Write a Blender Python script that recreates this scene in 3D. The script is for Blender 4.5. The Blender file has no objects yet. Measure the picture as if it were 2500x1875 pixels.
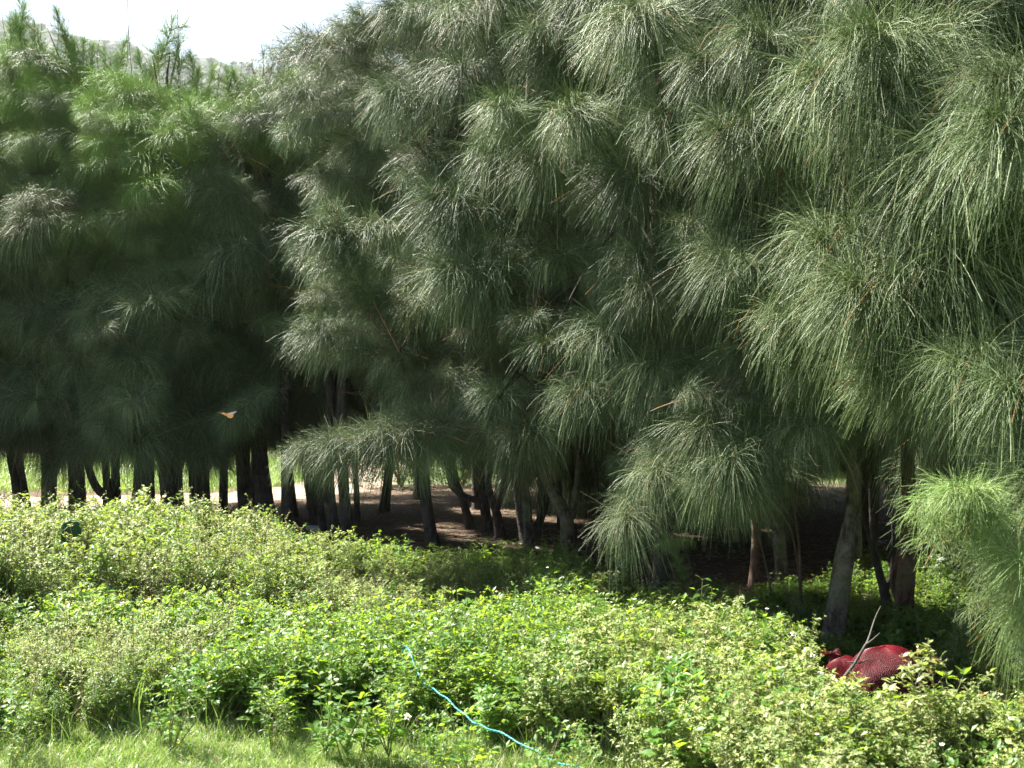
import bpy, math, random
import numpy as np
from mathutils import Vector, Matrix

SC = bpy.context.scene
R = math.radians
rng = np.random.default_rng(11)
random.seed(11)

# ------------------------------------------------------------------ camera, light, exposure
CAM_H, FPX, PITCH = 1.7, 2778.0, R(0.46)
cam = bpy.data.cameras.new('camera')
cam.lens = 40.0; cam.sensor_width = 36.0; cam.clip_start = 0.05; cam.clip_end = 8000
cam.dof.use_dof = True; cam.dof.focus_distance = 8.2; cam.dof.aperture_fstop = 4.5
camo = bpy.data.objects.new('camera', cam)
camo.location = (0, 0, CAM_H); camo.rotation_euler = (R(90) + PITCH, 0, 0)
SC.collection.objects.link(camo); SC.camera = camo

SUN_DIR = Vector((-0.58, 0.40, 1.0)).normalized()
sun = bpy.data.lights.new('sun', 'SUN'); sun.energy = 5.0; sun.angle = R(0.5); sun.color = (1.0, 0.955, 0.88)
suno = bpy.data.objects.new('sun', sun); SC.collection.objects.link(suno)
suno.rotation_euler = SUN_DIR.to_track_quat('Z', 'Y').to_euler(); suno.location = SUN_DIR * 60
world = bpy.data.worlds.new('World'); SC.world = world; world.use_nodes = True
wn = world.node_tree; wn.nodes.clear()
sky = wn.nodes.new('ShaderNodeTexSky'); sky.sky_type = 'NISHITA'; sky.sun_disc = False
sky.sun_elevation = math.asin(SUN_DIR.z)
sky.sun_rotation = math.atan2(SUN_DIR.x, SUN_DIR.y)
sky.air_density = 1.0; sky.dust_density = 1.5; sky.ozone_density = 1.0
bg = wn.nodes.new('ShaderNodeBackground'); bg.inputs[1].default_value = 0.05
wo = wn.nodes.new('ShaderNodeOutputWorld')
wn.links.new(sky.outputs[0], bg.inputs[0]); wn.links.new(bg.outputs[0], wo.inputs[0])
SC.view_settings.view_transform = 'Standard'; SC.view_settings.look = 'None'
SC.view_settings.exposure = 2.42; SC.view_settings.gamma = 1.0; SC.view_settings.use_curve_mapping = False
SC.cycles.max_bounces = 7; SC.cycles.diffuse_bounces = 2; SC.cycles.glossy_bounces = 2
SC.cycles.transmission_bounces = 3; SC.cycles.volume_bounces = 1
SC.cycles.use_denoising = True; SC.cycles.denoiser = 'OPENIMAGEDENOISE'; SC.cycles.denoising_input_passes = 'RGB_ALBEDO_NORMAL'; SC.cycles.denoising_prefilter = 'NONE'
SC.cycles.use_adaptive_sampling = True; SC.cycles.adaptive_threshold = 0.012; SC.cycles.adaptive_min_samples = 48
SC.cycles.sample_clamp_indirect = 4.0

# ------------------------------------------------------------------ projection helpers
cp, sp_ = math.cos(PITCH), math.sin(PITCH)
def ray(px, py):
    x = (px - 1250) / FPX; z = (937.5 - py) / FPX
    return np.array([x, cp - z * sp_, sp_ + z * cp])
def P(px, py, d):
    r = ray(px, py); return np.array([0, 0, CAM_H]) + r * (d / r[1])
def Z(px, py, z):
    r = ray(px, py); return np.array([0, 0, CAM_H]) + r * ((z - CAM_H) / r[2])
def proj(p):
    p = np.asarray(p, float); q = p - np.array([0, 0, CAM_H])
    d = q[..., 1] * cp + q[..., 2] * sp_; u = -q[..., 1] * sp_ + q[..., 2] * cp
    return 1250 + FPX * q[..., 0] / d, 937.5 - FPX * u / d

# ------------------------------------------------------------------ object helpers
def link(o): SC.collection.objects.link(o); return o
def tag(o, label=None, cat=None, group=None, kind=None):
    if label: o['label'] = label
    if cat: o['category'] = cat
    if group: o['group'] = group
    if kind: o['kind'] = kind
    return o
def empty(name, loc, label=None, cat=None, group=None, parent=None):
    o = bpy.data.objects.new(name, None); o.empty_display_size = 0.1; o.location = loc; link(o)
    if parent is not None: o.parent = parent
    return tag(o, label, cat, group)

class MB:
    """collects vertices and faces for one mesh"""
    def __init__(s): s.v = []; s.f = []; s.m = []; s.c = []; s.n = 0; s.nf = 0
    def add(s, v, f, mat=0, col=0.5):
        v = np.asarray(v, np.float32).reshape(-1, 3); f = np.asarray(f, np.int64)
        s.v.append(v); s.f.append(f + s.n); s.m.append(np.full(len(f), mat, np.int32))
        c = np.asarray(col, np.float32)
        s.c.append(np.broadcast_to(c, (len(v),)) if c.ndim == 0 else c)
        s.n += len(v); s.nf += len(f)
    def mesh(s, name, mats, smooth=True):
        me = bpy.data.meshes.new(name)
        v = np.concatenate(s.v); me.vertices.add(len(v)); me.vertices.foreach_set('co', v.ravel())
        loops = np.concatenate([f.ravel() for f in s.f]).astype(np.int32)
        sizes = np.concatenate([np.full(len(f), f.shape[1], np.int32) for f in s.f])
        starts = np.concatenate([[0], np.cumsum(sizes)[:-1]]).astype(np.int32)
        me.loops.add(len(loops)); me.loops.foreach_set('vertex_index', loops)
        me.polygons.add(len(sizes)); me.polygons.foreach_set('loop_start', starts)
        me.polygons.foreach_set('material_index', np.concatenate(s.m))
        me.polygons.foreach_set('use_smooth', np.full(len(sizes), smooth))
        a = me.attributes.new('tone', 'FLOAT', 'POINT'); a.data.foreach_set('value', np.concatenate(s.c).astype(np.float32))
        me.update(calc_edges=True); me.validate()
        for m in mats: me.materials.append(m)
        return me
    def build(s, name, mats, parent=None, loc=(0, 0, 0), smooth=True):
        o = bpy.data.objects.new(name, s.mesh(name, mats if isinstance(mats, list) else [mats], smooth)); o.location = loc; link(o)
        if parent is not None: o.parent = parent
        return o

def tube(mb, pts, rad, sides=8, mat=0, col=0.5, cap=True, wob=0.0, seed=0):
    pts = np.asarray(pts, float); n = len(pts)
    rad = np.broadcast_to(np.asarray(rad, float), (n,))
    t = np.gradient(pts, axis=0); t /= np.linalg.norm(t, axis=1)[:, None] + 1e-9
    ref = np.array([0.3, 1, 0.1]) if abs(t[0][2]) > 0.5 else np.array([0, 0, 1.0])
    a = np.cross(t, ref); a /= np.linalg.norm(a, axis=1)[:, None] + 1e-9; b = np.cross(t, a)
    th = np.linspace(0, 2 * math.pi, sides, endpoint=False)
    rr = rad[:, None] * np.ones((1, sides))
    if wob:
        r2 = np.random.default_rng(seed)
        ph = r2.uniform(0, 6.28, 4); s = np.linspace(0, n * 0.35, n)[:, None]
        rr = rr * (1 + wob * (np.sin(2 * th[None] + ph[0] + s * .7) + .7 * np.sin(3 * th[None] + ph[1] - s) + .5 * np.sin(5 * th[None] + ph[2] + 1.7 * s) + r2.normal(0, .45, (n, sides))))
    v = pts[:, None] + rr[..., None] * (np.cos(th)[None, :, None] * a[:, None] + np.sin(th)[None, :, None] * b[:, None])
    i = np.arange(n - 1)[:, None] * sides; j = np.arange(sides)[None]; k = (j + 1) % sides
    f = np.stack([i + j, i + k, i + sides + k, i + sides + j], -1).reshape(-1, 4)
    mb.add(v.reshape(-1, 3), f[:, ::-1], mat, col)
    if cap:
        c = np.concatenate([v[-1], pts[-1:] + t[-1] * rad[-1] * .5]); mb.add(c, [[q, (q + 1) % sides, sides][::-1] for q in range(sides)], mat, col)

def smooth_path(pts, n):
    """Catmull-Rom through the points"""
    p = np.asarray(pts, float); q = np.vstack([2 * p[0] - p[1], p, 2 * p[-1] - p[-2]]); out = []
    for u in np.linspace(0, len(p) - 1 - 1e-6, n):
        i = int(u); t = u - i; a, b, c, d = q[i:i + 4]
        out.append(.5 * ((2 * b) + (-a + c) * t + (2 * a - 5 * b + 4 * c - d) * t * t + (-a + 3 * b - 3 * c + d) * t ** 3))
    return np.array(out)

def strands(mb, P0, D, L, droop, rad, nseg=5, mat=0, col=None, r=None, wig=0.02):
    """many three-sided drooping needles at once"""
    N = len(P0); s = np.linspace(0, 1, nseg + 1)[None, :, None]
    L = L[:, None, None]; dr = droop[:, None, None]
    w = r.normal(0, wig, (N, 1, 3)) * L * np.sin(s * 3.1) + r.normal(0, wig, (N, 1, 3)) * L * np.sin(s * 6.3) * .5
    p = P0[:, None] + D[:, None] * L * (s - dr * .38 * s * s) + np.array([0, 0, -1.0]) * L * dr * s * s * .95 + w
    t = np.gradient(p, axis=1); t /= np.linalg.norm(t, axis=2)[..., None] + 1e-9
    ref = r.normal(0, 1, (N, 1, 3)); a = np.cross(t, ref); a /= np.linalg.norm(a, axis=2)[..., None] + 1e-6; b = np.cross(t, a)
    rr = (np.asarray(rad) * np.ones(N))[:, None, None] * (1.0 - .45 * s)
    ring = []
    for k in range(3):
        th = k * 2.094; ring.append(p + rr * (math.cos(th) * a + math.sin(th) * b))
    v = np.stack(ring, 2).reshape(-1, 3)
    base = (np.arange(N)[:, None] * (nseg + 1) + np.arange(nseg)[None]) * 3
    fs = []
    for k in range(3):
        k2 = (k + 1) % 3; fs.append(np.stack([base + k, base + k2, base + 3 + k2, base + 3 + k], -1).reshape(-1, 4))
    c = (r.uniform(0, 1, N) if col is None else col)[:, None, None] * np.ones((1, nseg + 1, 3))
    mb.add(v, np.concatenate(fs)[:, ::-1], mat, c.ravel())

# ------------------------------------------------------------------ materials
def mat_new(name):
    m = bpy.data.materials.new(name); m.use_nodes = True; nt = m.node_tree; nt.nodes.clear(); return m, nt
def N_(nt, t, **kw):
    n = nt.nodes.new(t)
    for k, v in kw.items(): setattr(n, k, v)
    return n
def ramp(nt, stops, interp='LINEAR'):
    n = nt.nodes.new('ShaderNodeValToRGB'); cr = n.color_ramp; cr.interpolation = interp
    while len(cr.elements) < len(stops): cr.elements.new(0.5)
    for e, (p, c) in zip(cr.elements, stops): e.position = p; e.color = (*c, 1)
    return n
def mix(nt, a, b, f, mode='MIX'):
    n = nt.nodes.new('ShaderNodeMix'); n.data_type = 'RGBA'; n.blend_type = mode
    for i, v in ((0, f), (6, a), (7, b)):
        if hasattr(v, 'is_linked') or hasattr(v, 'links'): nt.links.new(v, n.inputs[i])
        else: n.inputs[i].default_value = v if i == 0 else (*v, 1)
    return n.outputs[2]
def noise(nt, scale, detail=4, rough=.55, obj=True, vec=None, dist=0):
    n = N_(nt, 'ShaderNodeTexNoise'); n.inputs['Scale'].default_value = scale; n.inputs['Detail'].default_value = detail
    n.inputs['Roughness'].default_value = rough; n.inputs['Distortion'].default_value = dist
    if vec is None:
        tc = N_(nt, 'ShaderNodeTexCoord'); vec = tc.outputs['Object']
    nt.links.new(vec, n.inputs['Vector']); return n
def leaf_mat(name, c1, c2, c3, trans=.35, tcol=(.2, .4, .03), rough=.45, spec=.4, fresh=None, dead=None, deadcut=.95):
    """leaf colour varies per leaf (tone) and per plant (random); closed or thin leaf with light passing through"""
    m, nt = mat_new(name); L = nt.links.new
    at = N_(nt, 'ShaderNodeAttribute', attribute_name='tone'); oi = N_(nt, 'ShaderNodeObjectInfo')
    r1 = ramp(nt, [(0, c1), (.55, c2), (1, c3)]); L(at.outputs['Fac'], r1.inputs[0])
    hsv = N_(nt, 'ShaderNodeHueSaturation'); L(r1.outputs[0], hsv.inputs['Color'])
    mr = N_(nt, 'ShaderNodeMapRange'); mr.inputs[3].default_value = .72; mr.inputs[4].default_value = 1.25; L(oi.outputs['Random'], mr.inputs[0]); L(mr.outputs[0], hsv.inputs['Value'])
    mh = N_(nt, 'ShaderNodeMapRange'); mh.inputs[3].default_value = .487; mh.inputs[4].default_value = .512
    fr = N_(nt, 'ShaderNodeMath', operation='FRACT'); ml = N_(nt, 'ShaderNodeMath', operation='MULTIPLY'); ml.inputs[1].default_value = 7.31
    L(oi.outputs['Random'], ml.inputs[0]); L(ml.outputs[0], fr.inputs[0]); L(fr.outputs[0], mh.inputs[0]); L(mh.outputs[0], hsv.inputs['Hue'])
    col = hsv.outputs[0]
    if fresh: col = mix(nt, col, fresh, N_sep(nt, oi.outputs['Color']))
    if dead:
        gt = N_(nt, 'ShaderNodeMath', operation='GREATER_THAN'); gt.inputs[1].default_value = deadcut; L(at.outputs['Fac'], gt.inputs[0])
        col = mix(nt, col, dead, gt.outputs[0])
    pb = N_(nt, 'ShaderNodeBsdfPrincipled'); L(col, pb.inputs['Base Color']); pb.inputs['Roughness'].default_value = rough
    pb.inputs['Specular IOR Level'].default_value = spec
    tr = N_(nt, 'ShaderNodeBsdfTranslucent')
    L(mix(nt, col, tcol, .6), tr.inputs[0])
    ms = N_(nt, 'ShaderNodeMixShader'); ms.inputs[0].default_value = trans; L(pb.outputs[0], ms.inputs[1]); L(tr.outputs[0], ms.inputs[2])
    out = N_(nt, 'ShaderNodeOutputMaterial'); L(ms.outputs[0], out.inputs[0]); return m
def N_sep(nt, sock):
    s = nt.nodes.new('ShaderNodeSeparateColor'); nt.links.new(sock, s.inputs[0]); return s.outputs[0]

M = {}
M['needle'] = leaf_mat('needles', (.034, .060, .020), (.140, .198, .078), (.56, .60, .36), trans=.12, tcol=(.19, .28, .03), rough=.42, spec=.30, fresh=(.27, .41, .10), dead=(.30, .13, .03), deadcut=.985)  # fresh green: young tips, brightened further to carry sunlight on the left tops
M['broad'] = leaf_mat('broad_leaves', (.055, .14, .022), (.10, .22, .035), (.20, .30, .08), trans=.52, tcol=(.42, .58, .02), rough=.45, spec=.4, dead=(.35, .25, .05), deadcut=.975)
M['weed'] = leaf_mat('small_pale_leaves', (.16, .23, .055), (.29, .34, .11), (.50, .48, .26), trans=.4, tcol=(.44, .55, .06), rough=.5, spec=.45, dead=(.28, .16, .06), deadcut=.965)
M['grass'] = leaf_mat('grass_blades', (.12, .22, .04), (.20, .31, .08), (.38, .38, .18), trans=.38, tcol=(.32, .5, .06), rough=.4, spec=.5, dead=(.42, .35, .19), deadcut=.84)
M['far_leaf'] = leaf_mat('distant_leaves', (.05, .09, .03), (.08, .12, .04), (.12, .16, .06), trans=.15)

def bark_mat(name, dark, light, pale, scale=9.0, moss=0.0, band=True):
    m, nt = mat_new(name); L = nt.links.new
    tc = N_(nt, 'ShaderNodeTexCoord'); mp = N_(nt, 'ShaderNodeMapping'); mp.inputs['Scale'].default_value = (1, 1, .38); L(tc.outputs['Object'], mp.inputs[0])
    n1 = noise(nt, scale * 3, 8, .68, vec=mp.outputs[0], dist=.4); n2 = noise(nt, scale * .5, 4, .6)
    mp2 = N_(nt, 'ShaderNodeMapping'); mp2.inputs['Scale'].default_value = (.8, .8, 1.9); L(tc.outputs['Object'], mp2.inputs[0])
    n3 = noise(nt, scale * 1.6, 6, .7, vec=mp2.outputs[0])
    r = ramp(nt, [(.38, dark), (.50, light), (.64, pale)]); L(n1.outputs[0], r.inputs[0])
    r2 = ramp(nt, [(.45, (0, 0, 0)), (.62, (1, 1, 1))]); L(n2.outputs[0], r2.inputs[0])
    c = mix(nt, r.outputs[0], pale, r2.outputs[0])
    r3 = ramp(nt, [(.38, (.35, .32, .3)), (.5, (1, 1, 1))]); L(n3.outputs[0], r3.inputs[0])
    c = mix(nt, c, r3.outputs[0], .3, 'MULTIPLY')
    vo = N_(nt, 'ShaderNodeTexVoronoi'); vo.inputs['Scale'].default_value = 26; L(mp2.outputs[0], vo.inputs['Vector']); rv = ramp(nt, [(.0, (.22, .18, .15)), (.22, (1, 1, 1))]); L(vo.outputs['Distance'], rv.inputs[0]); c = mix(nt, c, rv.outputs[0], .8, 'MULTIPLY')
    if moss:
        n4 = noise(nt, 5.0, 5, .6); r4 = ramp(nt, [(.5, (0, 0, 0)), (.6, (moss, moss, moss))]); L(n4.outputs[0], r4.inputs[0])
        c = mix(nt, c, (.10, .15, .03), r4.outputs[0])
    pb = N_(nt, 'ShaderNodeBsdfPrincipled'); L(c, pb.inputs['Base Color']); pb.inputs['Roughness'].default_value = .9
    ad = N_(nt, 'ShaderNodeMath', operation='ADD'); L(n1.outputs[0], ad.inputs[0]); L(n3.outputs[0], ad.inputs[1])
    bp = N_(nt, 'ShaderNodeBump'); bp.inputs['Strength'].default_value = 1.0; bp.inputs['Distance'].default_value = .025
    L(ad.outputs[0], bp.inputs['Height']); L(bp.outputs[0], pb.inputs['Normal'])
    out = N_(nt, 'ShaderNodeOutputMaterial'); L(pb.outputs[0], out.inputs[0]); return m
M['bark'] = bark_mat('grey_brown_bark', (.025, .018, .013), (.05, .038, .028), (.09, .072, .055))
M['bark_pale'] = bark_mat('pale_lichen_bark', (.03, .022, .016), (.085, .068, .05), (.21, .185, .145), moss=.5)
M['bark_red'] = bark_mat('reddish_bark', (.05, .025, .018), (.13, .07, .045), (.20, .13, .09), moss=.35)
def plain(name, c, rough=.7, spec=.4, c2=None, sc=20, bump=0, metal=0):
    m, nt = mat_new(name); L = nt.links.new
    pb = N_(nt, 'ShaderNodeBsdfPrincipled'); pb.inputs['Roughness'].default_value = rough; pb.inputs['Specular IOR Level'].default_value = spec
    n = noise(nt, sc, 5, .6); c2 = c2 or tuple(x * .7 for x in c)
    r = ramp(nt, [(.3, c2), (.65, c)]); L(n.outputs[0], r.inputs[0]); L(r.outputs[0], pb.inputs['Base Color'])
    if bump:
        bp = N_(nt, 'ShaderNodeBump'); bp.inputs['Distance'].default_value = bump; L(n.outputs[0], bp.inputs['Height']); L(bp.outputs[0], pb.inputs['Normal'])
    out = N_(nt, 'ShaderNodeOutputMaterial'); L(pb.outputs[0], out.inputs[0]); return m
M['twig'] = plain('twig_wood', (.26, .15, .07), .85, c2=(.13, .075, .04), sc=60)
M['twig_green'] = plain('green_stem', (.17, .21, .07), .6, c2=(.12, .12, .045), sc=30)
M['twig_dry'] = plain('dry_stem', (.26, .19, .12), .9, c2=(.12, .07, .04), sc=30)
M['twig_grey'] = plain('grey_dead_wood', (.11, .095, .08), .9, c2=(.05, .042, .035), sc=50, bump=.003)

# ------------------------------------------------------------------ ground
def hgt(x, y):
    x = np.asarray(x, float); y = np.asarray(y, float)
    near = np.clip((13 - y) / 4, 0, 1)
    return (.03 * np.sin(x * 1.3 + .5) * np.cos(y * .9) + .02 * np.sin(x * 3.1 + y * 2.3)) * near + .045 * np.sin(x * .8 + y * .55) * np.exp(-((y - 14.5) / 2.2) ** 2)
def hz(x, y): return float(hgt(x, y))

def ground():
    xs = np.concatenate([-np.geomspace(1500, 10, 26), np.linspace(-9.6, 9.6, 97), np.geomspace(10, 1500, 26)])
    ys = np.concatenate([np.linspace(-60, 0, 14), np.linspace(.4, 24, 100), np.geomspace(24.6, 2200, 40)])
    X, Y = np.meshgrid(xs, ys); Zz = hgt(X, Y); n, mm = X.shape
    v = np.stack([X, Y, Zz], -1).reshape(-1, 3)
    i = np.arange(n - 1)[:, None] * mm + np.arange(mm - 1)[None]
    f = np.stack([i, i + 1, i + mm + 1, i + mm], -1).reshape(-1, 4)
    m, nt = mat_new('soil_and_turf'); L = nt.links.new
    tc = N_(nt, 'ShaderNodeTexCoord'); sx = N_(nt, 'ShaderNodeSeparateXYZ'); L(tc.outputs['Object'], sx.inputs[0])
    nb = noise(nt, 1.1, 6, .65); nf = noise(nt, 22, 8, .7); nm = noise(nt, 5, 6, .7)
    litter = ramp(nt, [(.3, (.05, .03, .02)), (.5, (.10, .066, .042)), (.68, (.22, .155, .10))]); L(nf.outputs[0], litter.inputs[0])
    lit2 = mix(nt, litter.outputs[0], (.12, .085, .055), nb.outputs[0])
    turf = ramp(nt, [(.3, (.06, .075, .025)), (.52, (.11, .16, .045)), (.7, (.24, .23, .11))]); L(nf.outputs[0], turf.inputs[0])
    def step(sock, a, b):
        mr = N_(nt, 'ShaderNodeMapRange'); mr.inputs[1].default_value = a; mr.inputs[2].default_value = b; L(sock, mr.inputs[0]); return mr.outputs[0]
    wob = N_(nt, 'ShaderNodeMath', operation='MULTIPLY_ADD'); wob.inputs[1].default_value = 3.0; L(nb.outputs[0], wob.inputs[0]); L(sx.outputs[1], wob.inputs[2])
    c = mix(nt, turf.outputs[0], lit2, step(wob.outputs[0], 9.2, 10.4))     # lawn and weeds to forest floor
    c = mix(nt, c, turf.outputs[0], step(wob.outputs[0], 22.2, 23.4))       # forest floor to field
    pb = N_(nt, 'ShaderNodeBsdfPrincipled'); pb.inputs['Roughness'].default_value = .95; pb.inputs['Specular IOR Level'].default_value = .2; L(c, pb.inputs['Base Color'])
    bp = N_(nt, 'ShaderNodeBump'); bp.inputs['Distance'].default_value = .03; L(nf.outputs[0], bp.inputs['Height']); L(bp.outputs[0], pb.inputs['Normal'])
    out = N_(nt, 'ShaderNodeOutputMaterial'); L(pb.outputs[0], out.inputs[0])
    mb = MB(); mb.add(v, f); o = mb.build('ground', m); tag(o, kind='structure')
ground()

M['sand'] = plain('pale_sand', (.34, .265, .20), .95, .2, c2=(.24, .18, .13), sc=3, bump=.02)
def strip(name, centre, width, mat, lift=.012):
    c = smooth_path(centre, 60); mb = MB(); t = np.gradient(c, axis=0); nrm = np.stack([-t[:, 1], t[:, 0]], -1); nrm /= np.linalg.norm(nrm, axis=1)[:, None]
    v = []
    for i in range(60):
        w = width * (1 + .14 * math.sin(i * 1.3) + .08 * math.sin(i * 3.7))
        for s in np.linspace(-1, 1, 7):
            q = c[i, :2] + nrm[i] * s * w / 2; v.append((q[0], q[1], hz(q[0], q[1]) + lift * (1 if abs(s) < .9 else .3)))
    f = [(i * 7 + j, i * 7 + j + 1, i * 7 + j + 8, i * 7 + j + 7) for i in range(59) for j in range(6)]
    mb.add(v, np.array(f)[:, ::-1]); o = mb.build(name, mat); tag(o, kind='structure'); return o
strip('path', [(-16, 17.2, 0), (-9, 17.6, 0), (-5.5, 18.2, 0), (-4.0, 19.0, 0), (-3.2, 21.0, 0), (-3.0, 25, 0), (-3.2, 31, 0)], 1.9, M['sand'])
strip('far_path', [(-30, 32.5, 0), (-12, 31.5, 0), (-4, 31, 0), (6, 32, 0), (20, 35, 0), (40, 42, 0)], 2.6, M['sand'])

# ------------------------------------------------------------------ hill
def hill():
    xs = np.linspace(-420, 420, 210); ts = np.linspace(0, 1, 60); r = np.random.default_rng(3)
    v = []
    for t in ts:
        for x in xs:
            top = 1.7 + (960 - np.interp(1250 + 2778 * x / 340, [-1500, 0, 200, 300, 400, 500, 600, 700, 900, 1300, 2200, 4000], [-150, 70, 100, 118, 138, 148, 160, 172, 210, 300, 470, 700])) * 340 / 2778
            top = max(top, 6)
            v.append((x, 180 + 160 * t + 5 * math.sin(x * .05), top * (t ** .8) - (2.0 if t == 0 else 0)))
    v = np.array(v)
    v[:, 2] += (np.sin(v[:, 0] * .21 + v[:, 1] * .3) + np.sin(v[:, 0] * .57 - v[:, 1] * .41)) * .7 + r.normal(0, .75, len(v))
    v[:210, 2] -= 3
    nx = 210; back = v[-nx:].copy(); back[:, 1] += 260; back[:, 2] = -3
    v = np.vstack([v, back])
    i = np.arange(60)[:, None] * nx + np.arange(nx - 1)[None]
    f = np.stack([i, i + 1, i + nx + 1, i + nx], -1).reshape(-1, 4)
    mb = MB(); mb.add(v, f)
    m = plain('wooded_slope', (.13, .14, .10), .95, .1, c2=(.09, .10, .075), sc=.14, bump=1.0)
    o = mb.build('hill', m, smooth=False); tag(o, kind='structure'); o.scale = (3.5, 3.5, 3.5)
    # scrubby tree crowns along the slope and the ridge
    mb = MB(); r = np.random.default_rng(8)
    ico = [(0, 0, 1), (.89, 0, .45), (.28, .85, .45), (-.72, .53, .45), (-.72, -.53, .45), (.28, -.85, .45), (.72, .53, -.3), (-.28, .85, -.3), (-.89, 0, -.3), (-.28, -.85, -.3), (.72, -.53, -.3)]
    fc = [(0, 1, 2), (0, 2, 3), (0, 3, 4), (0, 4, 5), (0, 5, 1), (1, 6, 2), (2, 6, 7), (2, 7, 3), (3, 7, 8), (3, 8, 4), (4, 8, 9), (4, 9, 5), (5, 9, 10), (5, 10, 1), (1, 10, 6)]
    ico = np.array(ico)
    for k in range(7000):
        t = r.uniform(.35, 1.0) ** .6; col = r.integers(2, nx - 2)
        px = 1250 + 2778 * xs[col] / 340
        if not (-300 < px < 1300): continue
        q = v[int(t * 59) * nx + col]; s = r.uniform(.5, 1.4)
        mb.add(q + (ico * r.uniform(.75, 1.25, ico.shape)) * s * np.array([1, 1, .8]) + np.array([r.uniform(-2, 2), r.uniform(-1, 1), s * .3]), fc, 0, r.uniform())
    o = mb.build('hillside_woods', plain('hill_scrub', (.13, .14, .10), .95, .1, c2=(.10, .11, .08), sc=.2), smooth=False); o.scale = (3.5, 3.5, 3.5); tag(o, 'low scrubby woods covering the pale distant hill', 'woods', kind='stuff')
hill()

# ------------------------------------------------------------------ geometry-nodes scatter for ground cover
def scatter(name, pts, protos, label, cat, rot=None, scl=None, idx=None, tilt=.15, seed=1):
    r = np.random.default_rng(seed); n = len(pts)
    col = bpy.data.collections.new(name + '_kinds')
    for k, me in enumerate(protos):
        o = bpy.data.objects.new('%s_%02d' % (name, k), me); col.objects.link(o)
    me = bpy.data.meshes.new(name); me.vertices.add(n); me.vertices.foreach_set('co', np.asarray(pts, np.float32).ravel())
    if rot is None: rot = np.stack([r.normal(0, tilt, n), r.normal(0, tilt, n), r.uniform(0, 6.28, n)], -1)
    if scl is None: scl = r.uniform(.8, 1.2, n)
    if idx is None: idx = r.integers(0, len(protos), n)
    a = me.attributes.new('rot', 'FLOAT_VECTOR', 'POINT'); a.data.foreach_set('vector', rot.astype(np.float32).ravel())
    a = me.attributes.new('scl', 'FLOAT', 'POINT'); a.data.foreach_set('value', np.asarray(scl, np.float32))
    a = me.attributes.new('idx', 'INT', 'POINT'); a.data.foreach_set('value', np.asarray(idx, np.int32))
    ng = bpy.data.node_groups.new(name, 'GeometryNodeTree')
    ng.interface.new_socket('Geometry', in_out='INPUT', socket_type='NodeSocketGeometry')
    ng.interface.new_socket('Geometry', in_out='OUTPUT', socket_type='NodeSocketGeometry')
    gi = ng.nodes.new('NodeGroupInput'); go = ng.nodes.new('NodeGroupOutput')
    ci = ng.nodes.new('GeometryNodeCollectionInfo'); ci.inputs[0].default_value = col; ci.inputs[1].default_value = True; ci.inputs[2].default_value = True
    ip = ng.nodes.new('GeometryNodeInstanceOnPoints'); ip.inputs['Pick Instance'].default_value = True
    def na(nm, t):
        q = ng.nodes.new('GeometryNodeInputNamedAttribute'); q.data_type = t; q.inputs[0].default_value = nm; return q.outputs[0]
    L = ng.links.new
    L(gi.outputs[0], ip.inputs['Points']); L(ci.outputs[0], ip.inputs['Instance']); L(na('idx', 'INT'), ip.inputs['Instance Index'])
    L(na('rot', 'FLOAT_VECTOR'), ip.inputs['Rotation']); L(na('scl', 'FLOAT'), ip.inputs['Scale']); L(ip.outputs[0], go.inputs[0])
    o = bpy.data.objects.new(name, me); link(o); md = o.modifiers.new('scatter', 'NODES'); md.node_group = ng
    return tag(o, label, cat, kind='stuff')

# ------------------------------------------------------------------ leaves
def leaf_geo(length, width, fold=.25, curl=.35, n=4):
    """one leaf along +X, folded on the midrib and curling down; 3*n-ish verts"""
    xs = np.linspace(0, 1, n + 1); w = np.sin(np.clip(xs * 1.02, 0, 1) ** .75 * math.pi) * width / 2
    v = []
    for x, ww in zip(xs, w):
        z = -curl * length * x * x * .6
        v += [(x * length, -ww, z + fold * ww), (x * length, 0, z), (x * length, ww, z + fold * ww)]
    f = []
    for i in range(n): a = i * 3; f += [(a, a + 3, a + 4, a + 1), (a + 1, a + 4, a + 5, a + 2)]
    return np.array(v), np.array(f)
def rot_to(az, el, roll=0):
    return np.array(Matrix.Rotation(az, 3, 'Z') @ Matrix.Rotation(-el, 3, 'Y') @ Matrix.Rotation(roll, 3, 'X'))
def put_leaf(mb, p, az, el, length, width, r, mat=0, tone=None, n=3, fold=.25, curl=.35, serr=False):
    v, f = leaf_geo(length, width, fold, curl, n)
    v = v @ rot_to(az, el, r.normal(0, .25)).T + p
    mb.add(v, f, mat, r.uniform() * .97 if tone is None else tone)

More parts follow.
